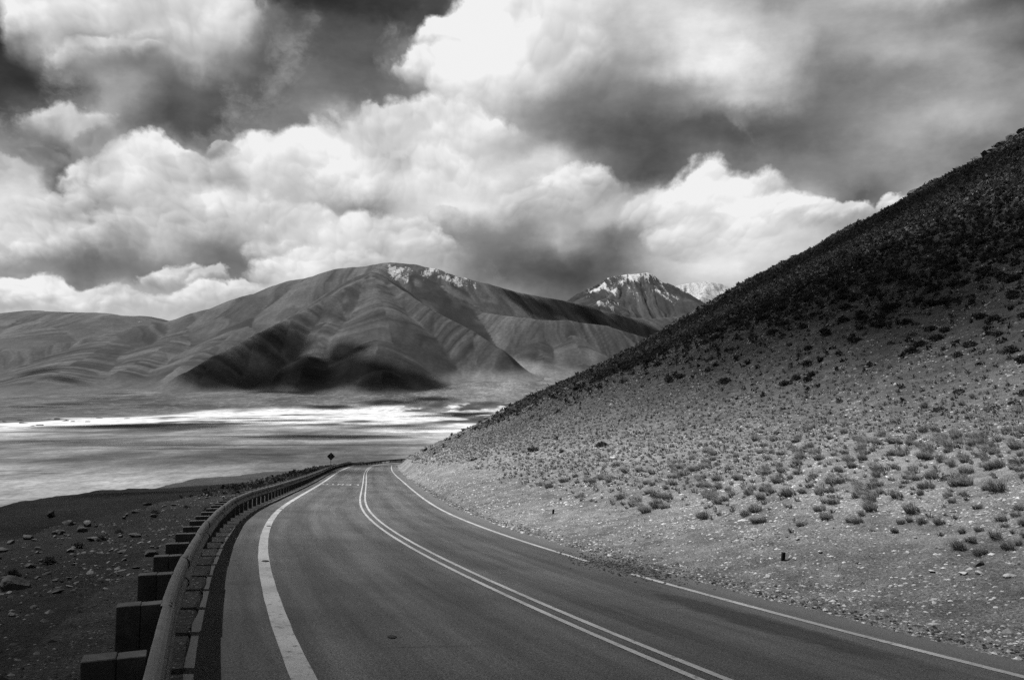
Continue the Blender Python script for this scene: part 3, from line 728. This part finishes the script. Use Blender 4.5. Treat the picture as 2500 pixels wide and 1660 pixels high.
while s_ < S_END-1:
    o = rail_off(s_); jit = random.uniform(-.012, .012)
    post = link('post', pm, gr); place(post, s_, o-.116-.0655, jit*.5, 0)
    blk = link('blockout', bm_, gr); place(blk, s_, o-.0585, jit*.5)
    if s_ < 45:
        bp = [q for s0, q in BEAMS if s0 <= s_+1e-6][-1]
        b1 = link('bolt', boltm, bp); place(b1, s_, o+.004, RTOP-.156)
        if k % 2:
            for ds, zz in ((-.06, -.018), (.06, -.018), (-.06, -.28), (.06, -.28)):
                b1 = link('bolt', boltm, bp); place(b1, s_+ds, o+.037, RTOP+zz)
    s_ += DP; k += 1

# ---------------------------------------------------------------- warning sign seen from behind
M_signback = simple_mat('dark_sign_back', .025, .04, 3., .6, .3)
M_pole = simple_mat('galvanised_pole', .10, .16, 6., .5, .4)
sp = at(808, 1114, 108.); gzs = float(ground(np.array([sp[0]]), np.array([sp[1]]))[0])
sign = link('road_sign', None, label='diamond shaped road sign seen from behind, beyond the guardrail', cat='sign')
sign.location = (sp[0], sp[1], gzs); hs = sp[2]-gzs
V, Fc = bevel_box(.034, .034, -.4, hs+.42, .006); mesh_obj('pole', V, Fc, M_pole, sign)
r_, n = .545, 5; outl = []
for k in range(4):
    c0 = k*math.pi/2
    for j in range(n):
        a = c0+(j/(n-1)-.5)*math.pi/2
        cx_, cz_ = (r_-.07)*math.sin(c0), (r_-.07)*math.cos(c0)
        outl.append((cx_+.05*math.sin(a), cz_+.05*math.cos(a)))
N = len(outl)
V = [(x, .045, hs+z) for x, z in outl]+[(x, .049, hs+z) for x, z in outl]+[(0, .045, hs), (0, .049, hs)]
Fc = [[i, (i+1) % N, 2*N] for i in range(N)]+[[N+(i+1) % N, N+i, 2*N+1] for i in range(N)]+[[i, N+i, N+(i+1) % N] for i in range(N)]+[[i, N+(i+1) % N, (i+1) % N] for i in range(N)]
mesh_obj('sign_plate', np.array(V), np.array(Fc), M_signback, sign)
for zz in (-.25, .25):
    V, Fc = bevel_box(.16, .012, hs+zz-.02, hs+zz+.02, .004); V[:, 1] += .035; mesh_obj('bracket', V, Fc, M_pole, sign)
# ---------------------------------------------------------------- stones, tussocks, shrubs
def frand(a, b, n=None): return RNG.uniform(a, b, n)
def rock_mesh(seed, flat=.6, jag=.35, sub=2):
    """angular stone: a subdivided octahedron cut by random planes"""
    r = np.random.default_rng(seed)
    V = np.array([(1,0,0),(-1,0,0),(0,1,0),(0,-1,0),(0,0,1),(0,0,-1)], float)
    Fc = [(0,2,4),(2,1,4),(1,3,4),(3,0,4),(2,0,5),(1,2,5),(3,1,5),(0,3,5)]
    for _ in range(sub):
        mid = {}; V = list(map(tuple, V)); nf = []
        def m(a, b):
            k = (min(a, b), max(a, b))
            if k not in mid:
                p = np.array(V[a])+np.array(V[b]); p /= np.linalg.norm(p); V.append(tuple(p)); mid[k] = len(V)-1
            return mid[k]
        for a, b, c in Fc:
            ab, bc, ca = m(a, b), m(b, c), m(c, a); nf += [(a, ab, ca), (ab, b, bc), (ca, bc, c), (ab, bc, ca)]
        Fc = nf; V = np.array(V)
    for _ in range(7 if sub > 1 else 3):
        n = r.normal(size=3); n /= np.linalg.norm(n); c = r.uniform(.45, .85)
        dd = V@n; V = V-np.maximum(dd-c, 0)[:, None]*n
    V = V*(1+jag*.25*(r.random((len(V), 1))-.5))*np.array([r.uniform(.8, 1.25), r.uniform(.7, 1.1), flat*r.uniform(.75, 1.2)])
    return V, np.array(Fc)
def scatter(name, variants, X, Y, Z, size, rz, mat, kind='stuff', tilt=None, vt=None, **kw):
    """many small pieces joined into one mesh"""
    VV, FF, AA, base = [], [], [], 0
    which = RNG.integers(0, len(variants), len(X)); tone = RNG.random(len(X))
    for k, (V, Fc) in enumerate(variants):
        ii = np.where(which == k)[0]
        if not len(ii): continue
        c, s_ = np.cos(rz[ii]), np.sin(rz[ii]); v = V[None]*size[ii, None, None]
        x = v[..., 0]*c[:, None]-v[..., 1]*s_[:, None]; y = v[..., 0]*s_[:, None]+v[..., 1]*c[:, None]; z = v[..., 2]
        if tilt is not None: z = z+tilt[0][ii, None]*x+tilt[1][ii, None]*y
        P = np.stack([x+X[ii, None], y+Y[ii, None], z+Z[ii, None]], -1).reshape(-1, 3)
        n = len(V); f = (Fc[None]+(np.arange(len(ii))*n)[:, None, None]).reshape(-1, 3)+base
        VV.append(P); FF.append(f); AA.append((tone[ii, None]*.5+.75)*vt[k][None] if vt is not None else np.repeat(tone[ii], n).reshape(-1, n)); base += len(P)
    return mesh_obj(name, np.concatenate(VV), np.concatenate(FF), mat, attrs={'tone': np.concatenate([q.ravel() for q in AA])}, kind=kind, **kw)
def grad(X, Y):
    e = .4; gx_ = (ground(X+e, Y, False)-ground(X-e, Y, False))/(2*e); gy_ = (ground(X, Y+e, False)-ground(X, Y-e, False))/(2*e)
    return gx_, gy_
def in_view(X, Y, Z, m=60):
    px, py = to_px(np.stack([X, Y, Z], -1)); return (Y > 1.5) & (px > -m) & (px < 2500+m) & (py < 1660+m) & (py > -m)

def stone_mat(name, lo, hi, power=1.):
    m, t, b = new_mat(name); p = pos(t)
    tn = t.m('POWER', attr(t, 'tone'), power)
    v = t.m('MULTIPLY', t.m('MULTIPLY_ADD', tn, hi-lo, lo), t.ramp(t.noise(p, 18., 4, .7), .3, .7, .75, 1.2))
    grey(t, b, v); return m
def rock_mat(name, lo, hi):
    return simple_mat(name, lo, hi, 4., .9, 0, 14., .03)
M_stone = stone_mat('slope_stones', .035, .30, 1.6); M_stoneL = stone_mat('dark_rubble', .008, .10, 3.)

small = [rock_mesh(100+i, .5, .5, 0) for i in range(10)]
# stones of the gravel apron: dense near the camera, thinner with distance
def polar_samples(n, r0, r1, a0, a1, p=1.):
    r = r0*(r1/r0)**(RNG.random(n)**p); a = np.radians(frand(a0, a1, n)); return np.sin(a)*r, np.cos(a)*r
X, Y = polar_samples(120000, 4.5, 100, -12, 37)
s_, d_ = road_sd(X, Y); e_ = d_-EDGE
keep = (e_ > -.25+.5*RNG.random(len(X))**2) & (e_ < 60)
keep &= RNG.random(len(X)) < np.clip(.55+1.8*fbm(X*.5, Y*.5, 3), .12, 1)
X, Y = X[keep], Y[keep]; Z = ground(X, Y); iv = in_view(X, Y, Z); X, Y, Z = X[iv], Y[iv], Z[iv]
D = np.hypot(X, Y); size = .010+.026*RNG.random(len(X))**3*1.4+.0009*D; size = size*np.where(RNG.random(len(X)) < .03, 1.9, 1.)
g1, g2 = grad(X, Y)
scatter('gravel', small, X, Y, Z-size*.10, size, frand(0, 6.28, len(X)), M_stone, tilt=(g1, g2), label='pale loose gravel and stones on the slope right of the road')
# dark crumbs along the broken right edge of the pavement
n = 5200; s_ = -6+78*RNG.random(n)**1.7; d_ = EDGE+.10+.45*np.abs(RNG.normal(size=n))*.6
m_ = RNG.random(n) < .22; s_ = np.where(m_, 13.9+1.1*RNG.normal(size=n), s_); d_ = np.where(m_, 3.75+.42*RNG.normal(size=n), d_)
P = road_pt(s_, d_); Z = np.where(d_ < EDGE, P[:, 2]+.004, ground(P[:, 0], P[:, 1])); size = .012+.030*RNG.random(n)**2
M_crumb = stone_mat('asphalt_crumbs', .015, .07, 2.)
scatter('asphalt_crumbs', small, P[:, 0], P[:, 1], Z+size*.2, size, frand(0, 6.28, n), M_crumb, label='dark asphalt crumbs along the broken right edge of the road')
# rubble on the left
X, Y = polar_samples(26000, 3.5, 70, -36, -3)
s_, d_ = road_sd(X, Y); e_ = -d_-EDGE
keep = (e_ > .02) & (e_ < 12); dens = np.where(e_ < 1.2, .9, np.clip(.35+2.2*fbm(X*.35+4, Y*.35, 3), .05, 1)); keep &= RNG.random(len(X)) < dens
X, Y, e_ = X[keep], Y[keep], e_[keep]; Z = ground(X, Y); iv = in_view(X, Y, Z); X, Y, Z, e_ = X[iv], Y[iv], Z[iv], e_[iv]
D = np.hypot(X, Y); size = np.where(e_ < 1.2, .010+.010*RNG.random(len(X)), .010+.050*RNG.random(len(X))**5+.0008*D)
scatter('rubble', small, X, Y, Z-size*.05, size, frand(0, 6.28, len(X)), M_stoneL, label='small stones strewn over the dark shoulder left of the guardrail')

X, Y = polar_samples(3000, 7, 26, -34, -8)
s_, d_ = road_sd(X, Y); e_ = -d_-EDGE; keep = (e_ > .9) & (e_ < 4.6) & (RNG.random(len(X)) < np.clip(.15+3.*fbm(X*.45+9, Y*.45, 3), 0, 1)); X, Y = X[keep], Y[keep]; Z = ground(X, Y)
size = .018+.045*RNG.random(len(X))**3; slabs = [rock_mesh(150+i, .32, .5, 1) for i in range(8)]
scatter('slab_rubble', slabs, X, Y, Z+size*.2, size, frand(0, 6.28, len(X)), stone_mat('slab_rubble', .015, .11, 2.), tilt=(frand(-.5, .5, len(X)), frand(-.5, .5, len(X))), label='pale broken slabs strewn in patches between guardrail and rubble crest')
# single rocks
M_greyrock = rock_mat('grey_rock', .035, .085)
M_pale, M_darkrock = rock_mat('pale_rock', .17, .30), rock_mat('dark_rock', .025, .065)
ROCKV = [mesh_data('rock', *rock_mesh(i, f, .5, 2), None) for i, f in ((1,.7),(2,.5),(3,.9),(4,.35),(5,.6),(6,.45))]
RK = {}
for m in (M_pale, M_darkrock, M_greyrock):
    for i, me in enumerate(ROCKV):
        c = me.copy(); c.materials.clear(); c.materials.append(m); RK[m.name, i] = c
def rock(X, Y, w, v, mat, label=None, group=None, cat='rock', sink=.25, P=None, rz=None, squash=1.):
    """w = width in photo pixels"""
    P = hit(X, Y) if P is None else P
    r = w/1944*P[1]/2; o = link('rock', RK[mat.name, v], None, label, cat, group)
    o.scale = (r, r*.9, r*squash); o.rotation_euler = (random.uniform(-.2, .2), random.uniform(-.2, .2), random.uniform(0, 6.28) if rz is None else rz)
    o.location = (P[0], P[1], P[2]+r*sink*squash); return o
for X, Y, w, v, lab in ((1874,1410,19,0,'small rounded white rock just above the right edge line'), (2004,1350,17,1,'pale flat rock on the gravel up and right of the stake'),
    (2389,1383,26,2,'dark based boulder, biggest of the rocks near the right frame edge'), (2350,1404,24,3,'white angular rock left of the dark based boulder'),
    (2389,1402,18,4,'pale rock in front of the dark based boulder'), (2277,1398,18,3,'white flat chip standing apart, left of the pale rock cluster'),
    (2466,1410,30,5,'broad white slab close to the right frame edge'), (1947,1321,14,0,'small pale rock on the upper gravel below the grass'),
    (1693,1293,14,1,'pale stone low on the gravel where the slope starts to curve'), (2216,1353,12,2,'pale pebble in the middle of the right gravel slope'),
    (1495,1120,20,1,'pale slab lying among the tussocks on the middle slope'), (2317,1286,9,4,'tiny white stone just under the grass edge'), (2234,1315,11,0,'small white stone on the upper gravel, right of middle')):
    rock(X, Y, w, v, M_darkrock if 'dark based' in lab and 'biggest' in lab else M_pale, lab)
for X, Y, w, v, lab in ((38,1440,66,2,'large dark boulder at the left frame edge'), (370,1358,38,0,'angular boulder nearest to the guardrail posts'), (298,1350,26,3,'pale tilted slab in the sunlit rubble'),
    (135,1420,20,3,'thin pale flake standing on edge above the large boulder'), (125,1263,30,4,'boulder on the rubble crest, farthest left'), (330,1310,34,5,'dark flat rock below a pale ridge of rubble'),
    (362,1233,26,3,'leaning slab on the rubble crest'), (75,1385,34,1,'dark rounded boulder behind the thin pale flake'), (295,1312,17,0,'pale block in the middle of the rubble'), (170,1348,26,1,'pale double rock in the left rubble')):
    rock(X, Y, w, v, M_darkrock if 'dark' in lab or 'boulder' in lab else M_greyrock, lab)
CR = 'rocks of the rubble crest'
for i in range(120):                                         # rocks heaped along the crest
    s0 = 8+150*random.random()**1.6; e0 = random.gauss(4.6, .55)
    p = road_pt(s0, -EDGE-e0); z = float(ground(np.array([p[0]]), np.array([p[1]]))[0]); r = random.uniform(.06, .19)*(1+.25*random.random()**3)
    P = np.array([p[0], p[1], z]); 
    if not in_view(P[0:1], P[1:2], P[2:3])[0]: continue
    mm = random.choice((M_darkrock, M_darkrock, M_darkrock, M_greyrock)); tone_ = 'pale' if mm is M_greyrock else 'dark'; where = 'close to the camera' if s0 < 25 else 'half way along' if s0 < 70 else 'near the road sign'
    rock(0, 0, r*2*1944/P[1], random.randrange(6), mm, tone_+' rock on the rubble crest beyond the guardrail, '+where, tone_+' crest rocks '+where, P=P)
for i in range(60):
    s0 = random.uniform(3, 26); e0 = random.uniform(1.2, 4.2)
    p = road_pt(s0, -EDGE-e0); z = float(ground(np.array([p[0]]), np.array([p[1]]))[0]); r = random.uniform(.02, .075)
    P = np.array([p[0], p[1], z])
    if not in_view(P[0:1], P[1:2], P[2:3])[0]: continue
    rock(0, 0, r*2*1944/P[1], random.randrange(6), mm := random.choice((M_darkrock, M_greyrock, M_greyrock)), ('pale' if mm is M_greyrock else 'dark')+' broken stone on the shoulder between guardrail and rubble crest', ('pale' if mm is M_greyrock else 'dark')+' stones on the left shoulder', P=P)

# two short stakes on the gravel
M_stake = simple_mat('dark_stake', .012, .025, 9., .9)
for X, Y, h, lab in ((1911,1371,.155,'short dark stake sticking out of the right gravel slope'), (1350,1256,.16,'tiny dark stake at the foot of the slope far along the road')):
    P = hit(X, Y); V, Fc = bevel_box(.035, .03, -.1, h, .008); V[:, 0] += V[:, 2]*.12
    o = mesh_obj('stake', V, Fc, M_stake, None, label=lab, cat='stake'); o.location = P

# tussock grass
def blade_mat(name, lo, hi):
    m, t, b = new_mat(name)
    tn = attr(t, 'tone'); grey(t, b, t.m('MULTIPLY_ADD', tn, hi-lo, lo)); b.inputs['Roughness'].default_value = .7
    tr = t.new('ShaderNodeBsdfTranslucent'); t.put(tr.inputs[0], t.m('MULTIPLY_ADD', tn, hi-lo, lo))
    mx = t.new('ShaderNodeMixShader'); mx.inputs[0].default_value = .3; t.put(mx.inputs[1], b.outputs[0]); t.put(mx.inputs[2], tr.outputs[0])
    t.put(t.n['Material Output'].inputs[0], mx.outputs[0]); return m
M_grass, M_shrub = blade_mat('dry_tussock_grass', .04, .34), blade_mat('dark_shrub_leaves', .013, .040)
def tussock(seed, n, seg, wd, spread=1.):
    """bunch of dry blades leaning downwind, short and dark at the foot, pale at the tips"""
    r = np.random.default_rng(seed); V, Fc, T = [], [], []
    ncl = r.integers(2, 5); cl = [(r.uniform(-.24, .24)*spread, r.uniform(-.20, .20)*spread, r.uniform(.6, 1.1)) for _ in range(ncl)]
    for i in range(n):
        cx_, cy_, ch = cl[r.integers(0, ncl)]
        a = r.uniform(0, 2*np.pi); rr = .17*np.sqrt(r.random())*spread
        bx, by = cx_+rr*np.cos(a), cy_+rr*np.sin(a); L = ch*r.uniform(.45, 1.15)
        tilt = r.uniform(.1, 1.0)*(.4+rr/.17*.6); dx, dy = np.cos(a)*tilt-.50, np.sin(a)*tilt+.05; dz = 1.
        nrm = math.sqrt(dx*dx+dy*dy+dz*dz); d = np.array([dx, dy, dz])/nrm*L
        w = wd*r.uniform(.6, 1.3); pa_ = r.uniform(0, np.pi); side = np.array([np.cos(pa_), np.sin(pa_), 0])*w
        b0 = len(V); p0 = np.array([bx, by, -.05]); p1 = p0+d*np.array([.42, .42, .55]); p2 = p0+d*np.array([1.08, 1.08, .86])+np.array([-.14, 0, -.08])*L
        V += [p0-side, p0+side, p1-side*.8, p1+side*.8, p2]; Fc += [(b0, b0+1, b0+3), (b0, b0+3, b0+2), (b0+2, b0+3, b0+4)]
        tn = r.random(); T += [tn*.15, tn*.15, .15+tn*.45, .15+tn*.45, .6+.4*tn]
    return np.array(V), np.array(Fc), np.array(T)
def shrub(seed, n, leaf=.30):
    r = np.random.default_rng(seed); V, Fc = [], []
    for i in range(n):
        a = r.uniform(0, 2*np.pi); el_ = r.uniform(.0, 1.4); rad_ = r.uniform(.45, 1.)
        c = np.array([np.cos(a)*np.cos(el_), np.sin(a)*np.cos(el_), np.sin(el_)*.8])*rad_
        d = r.normal(size=(3, 3))*leaf; b0 = len(V); V += [c+d[0], c+d[1], c+d[2]+np.array([0, 0, .15])]; Fc.append((b0, b0+1, b0+2))
    return np.array(V)*.5, np.array(Fc)
def slope_points(n, r0, r1, a0, a1, p):
    X, Y = polar_samples(n, r0, r1, a0, a1, p); s_, d_ = road_sd(X, Y); e = d_-EDGE
    return X, Y, e
# candidate tufts on a jittered grid over the lower slope
sp_ = .43
gx_, gy_ = np.meshgrid(np.arange(-25, 130, sp_), np.arange(4, 175, sp_)); gx_ = gx_.ravel()+frand(-.21, .21, gx_.size); gy_ = gy_.ravel()+frand(-.21, .21, gy_.size)
px0 = 1250+1944*gx_/gy_; k = (px0 > -60) & (px0 < 2600) & (gx_ > -24+.0*gy_); gx_, gy_ = gx_[k], gy_[k]
s_, d_ = road_sd(gx_, gy_); e_ = d_-EDGE; a_, c_ = far_frame(gx_, gy_)
ok = (e_ > 3.9+1.3*fbm(gx_*.25, gy_*.25, 3)*2-2.2*sstep(60, 120, a_)) & (e_ < 130) & (gy_ < 152+NK*(gx_+19)+4)
gx_, gy_, e_, a_, c_ = (q[ok] for q in (gx_, gy_, e_, a_, c_))
gz_ = ground(gx_, gy_); iv = in_view(gx_, gy_, gz_); gx_, gy_, gz_, e_, a_ = (q[iv] for q in (gx_, gy_, gz_, e_, a_))
nz = fbm(gx_*.11, gy_*.11, 4); up = sstep(18, 48, e_+22*nz+14*sstep(40, 130, a_))         # 0 = tussock zone, 1 = shrub zone
bare = np.exp(-((e_-31+10*nz)/6.)**2)*sstep(110, 50, a_)                           # gravelly strip between the two
u1 = RNG.random(len(gx_)); edgef = sstep(4.4, 8, e_)
is_t = (u1 < (1-up)*(.58+.42*edgef)*(1-.3*bare)*np.clip(.9+1.2*nz, .5, 1.15))
u2 = RNG.random(len(gx_)); is_s = ~is_t & (u2 < np.minimum(up*1.1, .97)*.80*(1-.35*bare)+.012)
D_ = np.hypot(gx_, gy_)
ti = np.where(is_t)[0]; size_t = (.17+.25*RNG.random(len(ti))**2.2)*(1+.15*RNG.random(len(ti)))
rank = np.argsort(-(size_t/D_[ti])); near, rest = ti[rank[:290]], ti[rank[290:]]; sz_near, sz_rest = size_t[rank[:290]], size_t[rank[290:]]
TV = []
for i in range(8):
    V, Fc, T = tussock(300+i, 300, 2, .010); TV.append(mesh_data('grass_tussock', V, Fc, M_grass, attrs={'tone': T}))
for j, sz in zip(near, sz_near):
    e = e_[j]
    big_ = 'large' if sz > .36 else 'middling' if sz > .26 else 'small'; row = 'on the lower rim' if e < 6.5 else 'in the lower rows' if e < 12 else 'in the upper rows'
    px1 = 1250+1944*gx_[j]/gy_[j]; zone = 'by the right frame edge' if px1 > 2150 else 'above the stake' if px1 > 1750 else 'towards the road bend'
    o = link('grass_tussock', TV[RNG.integers(0, 8)], None, big_+' dry grass tussock '+row+' of the slope, '+zone, 'grass', big_+' tussocks '+row+' '+zone)
    o.location = (gx_[j], gy_[j], gz_[j]); q = sz*RNG.uniform(.9, 1.15); o.scale = (q*RNG.uniform(.9, 1.25), q*RNG.uniform(.9, 1.25), q); o.rotation_euler = (0, 0, RNG.uniform(-.5, .5))
lowv = [tussock(400+i, 28, 2, .044) for i in range(6)]
farv = []
for i in range(6):                                          # farther tufts: fewer, broader blades
    V, Fc, T = tussock(450+i, 10, 2, .085); farv.append((V, Fc, T))
mid_, far_ = rest[D_[rest] < 32], rest[D_[rest] >= 32]; szm, szf = sz_rest[D_[rest] < 32], sz_rest[D_[rest] >= 32]
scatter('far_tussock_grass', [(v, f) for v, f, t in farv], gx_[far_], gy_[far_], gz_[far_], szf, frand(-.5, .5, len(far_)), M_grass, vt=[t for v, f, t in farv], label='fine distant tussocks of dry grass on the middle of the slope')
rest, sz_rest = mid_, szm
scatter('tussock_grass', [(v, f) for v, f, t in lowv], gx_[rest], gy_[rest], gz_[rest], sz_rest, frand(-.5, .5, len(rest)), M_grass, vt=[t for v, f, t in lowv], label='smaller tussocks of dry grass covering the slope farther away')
si = np.where(is_s)[0]; size_s = (.42+.45*RNG.random(len(si))**2.5)
big = RNG.random(len(si)) < .03; size_s = np.where(big & (D_[si] > 25), size_s+.5, size_s); size_s = np.minimum(size_s, .012*D_[si]+.12)
shv = [shrub(500+i, 17, .36) for i in range(8)]
rs = np.argsort(-(size_s/D_[si])); ns, rs2 = si[rs[:150]], si[rs[150:]]; z1, z2 = size_s[rs[:150]], size_s[rs[150:]]
SV = []
for i in range(6):
    V, Fc = shrub(600+i, 300, .13); SV.append(mesh_data('shrub', V, Fc, M_shrub, attrs={'tone': np.repeat(RNG.random(len(Fc)), 3)}))
for j, sz in zip(ns, z1):
    px1 = 1250+1944*gx_[j]/gy_[j]; zone = 'near the right frame edge' if px1 > 2150 else 'right of the middle' if px1 > 1750 else 'towards the road bend'; row = 'among the tussocks' if e_[j] < 16 else 'above the tussocks'
    o = link('shrub', SV[RNG.integers(0, 6)], None, 'low dark shrub '+row+' on the right slope, '+zone, 'shrub', 'dark shrubs '+row+' '+zone)
    o.location = (gx_[j], gy_[j], gz_[j]-.03); o.scale = (sz*RNG.uniform(1, 1.5), sz*RNG.uniform(1, 1.5), sz); o.rotation_euler = (0, 0, RNG.uniform(0, 6.28))
scatter('shrub_cover', shv, gx_[rs2], gy_[rs2], gz_[rs2]-.04, z2, frand(0, 6.28, len(rs2)), M_shrub, label='dark low shrubs covering the upper hillside')
print('tussocks', len(ti), 'shrubs', len(si))
# a few dark tufts on the left shoulder
for i, (X, Y, w) in enumerate(((435,1316,26),(378,1254,20),(290,1302,20),(248,1320,30),(190,1338,30),(30,1410,40),(505,1246,22),(455,1240,16),(120,1375,36))):
    P = hit(X, Y); o = link('shrub', SV[i % 6], None, 'dark scrubby tuft growing in the rubble left of the guardrail', 'shrub', 'dark tufts in the left rubble')
    r = w/1944*P[1]; o.location = P; o.scale = (r, r, r*.9); o.rotation_euler = (0, 0, i)
n = 700; s_ = 45+115*RNG.random(n); e0 = np.abs(RNG.normal(size=n))*2.2+1.2; P = road_pt(s_, -EDGE-e0); Z = ground(P[:, 0], P[:, 1])
scatter('shrub_strip', shv, P[:, 0], P[:, 1], Z, .25+.3*RNG.random(n), frand(0, 6.28, n), M_shrub, label='low dark scrub on the shoulder around the road sign')
# crags on the skyline at the top right
for i in range(46):
    t_ = random.random(); X = 2220+280*t_**1.0; Yk = float(np.interp(X, _SIL[:, 0], _SIL[:, 1]))+random.uniform(-4, 26)
    u_, v_ = ray(X, Yk); yy = (152+NK*19)/(1-NK*u_)-2
    zz = float(ground(np.array([u_*yy]), np.array([yy]))[0]); P = np.array([u_*yy, yy, zz])
    rock(0, 0, random.uniform(14, 34), random.randrange(6), M_darkrock, 'dark crag on the skyline at the top of the right hillside', 'crags on the hill skyline', P=P, sink=.1)
# ---------------------------------------------------------------- clouds out of frame whose shadows cross the land, plus added shade blockers near by
def cloud_mat(name, clear):
    m, t, b = new_mat(name); grey(t, b, .85)
    tp = t.new('ShaderNodeBsdfTransparent'); mx = t.new('ShaderNodeMixShader'); mx.inputs[0].default_value = clear
    t.put(mx.inputs[1], b.outputs[0]); t.put(mx.inputs[2], tp.outputs[0]); t.put(t.n['Material Output'].inputs[0], mx.outputs[0]); return m
M_cloud, M_thin = cloud_mat('cloud', .2), cloud_mat('thin_cloud', .62); M_fore_shade = cloud_mat('foreground_shade_blocker', .46); M_hill_shade = cloud_mat('hill_shade_blocker', .80); M_slope_shade = cloud_mat('slope_shade_blocker', .88); M_semi = cloud_mat('half_dense_cloud', .44)  # fore, hill and veil materials belong to added shade blockers
_sv, _sf = rock_mesh(900, 1., 0., 3); _sv = _sv/np.linalg.norm(_sv, axis=1)[:, None]
def cloud(puffs, L, mat, label):
    """puffs: (ground point, radius) of the shade; the cloud hangs L metres up the sun's rays"""
    VV, FF, b0 = [], [], 0; r_ = np.random.default_rng(len(puffs)*7+int(L))
    c0 = np.mean([p for p, r in puffs], 0)+SUN*L
    for p, r in puffs:
        c = p+SUN*L-c0; k = r*(1+1.3*fbm(_sv[:, 0]*2.2+_sv[:, 2]+r_.uniform(0, 50), _sv[:, 1]*2.2+_sv[:, 2]*.7, 5, .62))
        v = _sv*k[:, None]*np.array([1, 1, .62]); VV.append(v+c); FF.append(_sf+b0); b0 += len(v)
    o = mesh_obj('cloud', np.concatenate(VV), np.concatenate(FF), mat, smooth=True, label=label, cat='cloud'); o.location = c0
    return o
_allfar = np.concatenate([FARHOLD['mountain'], np.stack([px_, py_, plain(px_, py_)], -1)]); _fx, _fy = to_px(_allfar)
def far_hit(X, Y):
    """land seen at a photo position (2361 wide scale)"""
    X, Y = X*1.0588, Y*1.0588; d = (_fx-X)**2+((_fy-Y)*1.5)**2
    i = np.where(d < 60)[0]
    return _allfar[d.argmin()] if not len(i) else _allfar[i[_allfar[i, 1].argmin()]]
def shade(spots, L, label, mat=None):
    cloud([(far_hit(x, y), r) for x, y, r in spots], L, mat or M_cloud, label)
shade([(470,868,150),(530,860,175),(600,845,200),(645,805,150),(675,780,135),(690,840,230),(760,850,220),(800,810,150),(835,800,80),(860,860,215),(930,872,210),(1000,880,120),(620,882,120),(720,885,150),(560,885,90),(620,898,110),(700,902,120),(790,895,120),(870,888,110)], 15000, 'cloud high overhead that shades the foot of the mountain', M_semi)
shade([(30,865,150),(90,852,150),(150,870,110)], 15000, 'cloud high overhead that shades the left foothill', M_thin)
shade([(80,935,90),(150,927,90),(220,915,80),(270,903,70)], 15000, 'small cloud high overhead that shades the left apron', M_thin)
shade([(1235,705,220),(1320,715,260),(1400,740,260),(1480,758,220)], 15000, 'cloud high overhead that shades the ridge right of the summit', M_semi)
for i, sp_s in enumerate(([(230,978,110),(330,975,150),(430,980,130),(520,972,120)], [(600,1004,60),(690,1000,80),(790,1006,75),(880,1001,70)], [(640,965,140),(560,960,130)], [(900,978,110),(990,985,80)], [(1000,955,130),(1090,950,130)], [(120,1014,55),(250,1020,50),(420,1020,50)], [(780,935,150),(900,925,170),(1000,915,130)], [(760,975,70),(830,968,80)])):
    shade(sp_s, 15000, ('cloud high overhead that shades the %s of the flat' % ('left part', 'middle', 'far shore left of the middle', 'part behind the road bend', 'far right shore', 'wet near edge', 'foot of the fans', 'pale salt in the middle')[i]), M_semi)
G = lambda x, y: np.array([x, y, float(ground(np.array([x]), np.array([y]))[0])])
cloud([(np.array([0., -13, -1]), 27.), (np.array([30., -14, 2]), 27.), (np.array([58., -5, 8]), 24.), (np.array([-30., -4, -3]), 27.)], 3200, M_fore_shade, 'unseen cloud shape added to darken the near foreground')  # unseen puffs added so the near ground darkens like a vignette
cloud([(G(-34, 26), 19.), (G(-40, 58), 22.), (G(-46, 98), 24.), (G(-60, 140), 28.), (G(-48, 8), 22.)], 1300, M_fore_shade, 'unseen cloud shape added to darken the drop beyond the left shoulder')  # unseen puffs added to darken the ground on the left
H = lambda x, y: hit(x*1.0588, y*1.0588)
cloud([(H(x, y)+np.array([0, 0, 0.]), r) for x, y, r in ((1250,945,9),(1330,900,10),(1420,850,11),(1500,815,12),(1600,780,14),(1700,740,14),(1800,700,15),(1900,665,15),(2000,630,15),(2120,590,15),(2240,555,15),(2350,520,15),
    (1500,790,14),(1650,708,18),(1800,630,20),(1950,550,22),(2100,470,22),(2250,400,22),(2355,340,24),(2340,640,10))], 2400, M_hill_shade, 'unseen cloud shape added to darken the upper hillside')  # unseen blocker, added to put the upper slope in shade
cloud([(H(x, y), r) for x, y, r in ((1200,985,7),(1300,950,8),(1400,910,9),(1500,875,10),(1600,850,11),(1700,825,11),(1800,805,11),(1900,785,12),(2000,765,12),(2100,745,12),(2200,725,12),(2300,705,13),(2360,690,13))], 2400, M_slope_shade, 'thin unseen cloud shape added to dim the middle of the hillside')  # second unseen layer, added to grade the shade down the slope

# dark outcrops on the far left shore of the flat
for X, Y, w in ((12,968,22),(55,971,26),(70,978,18),(88,977,30),(128,962,20),(150,966,26),(170,968,16),(205,968,18),(235,960,20),(290,961,14),(40,965,14),(112,961,15)):
    P = far_hit(X, Y); rock(0, 0, w, random.randrange(6), M_darkrock, 'low dark rock outcrop on the pale far shore at the left', 'outcrops on the far left shore', P=P, sink=.05, squash=.35)
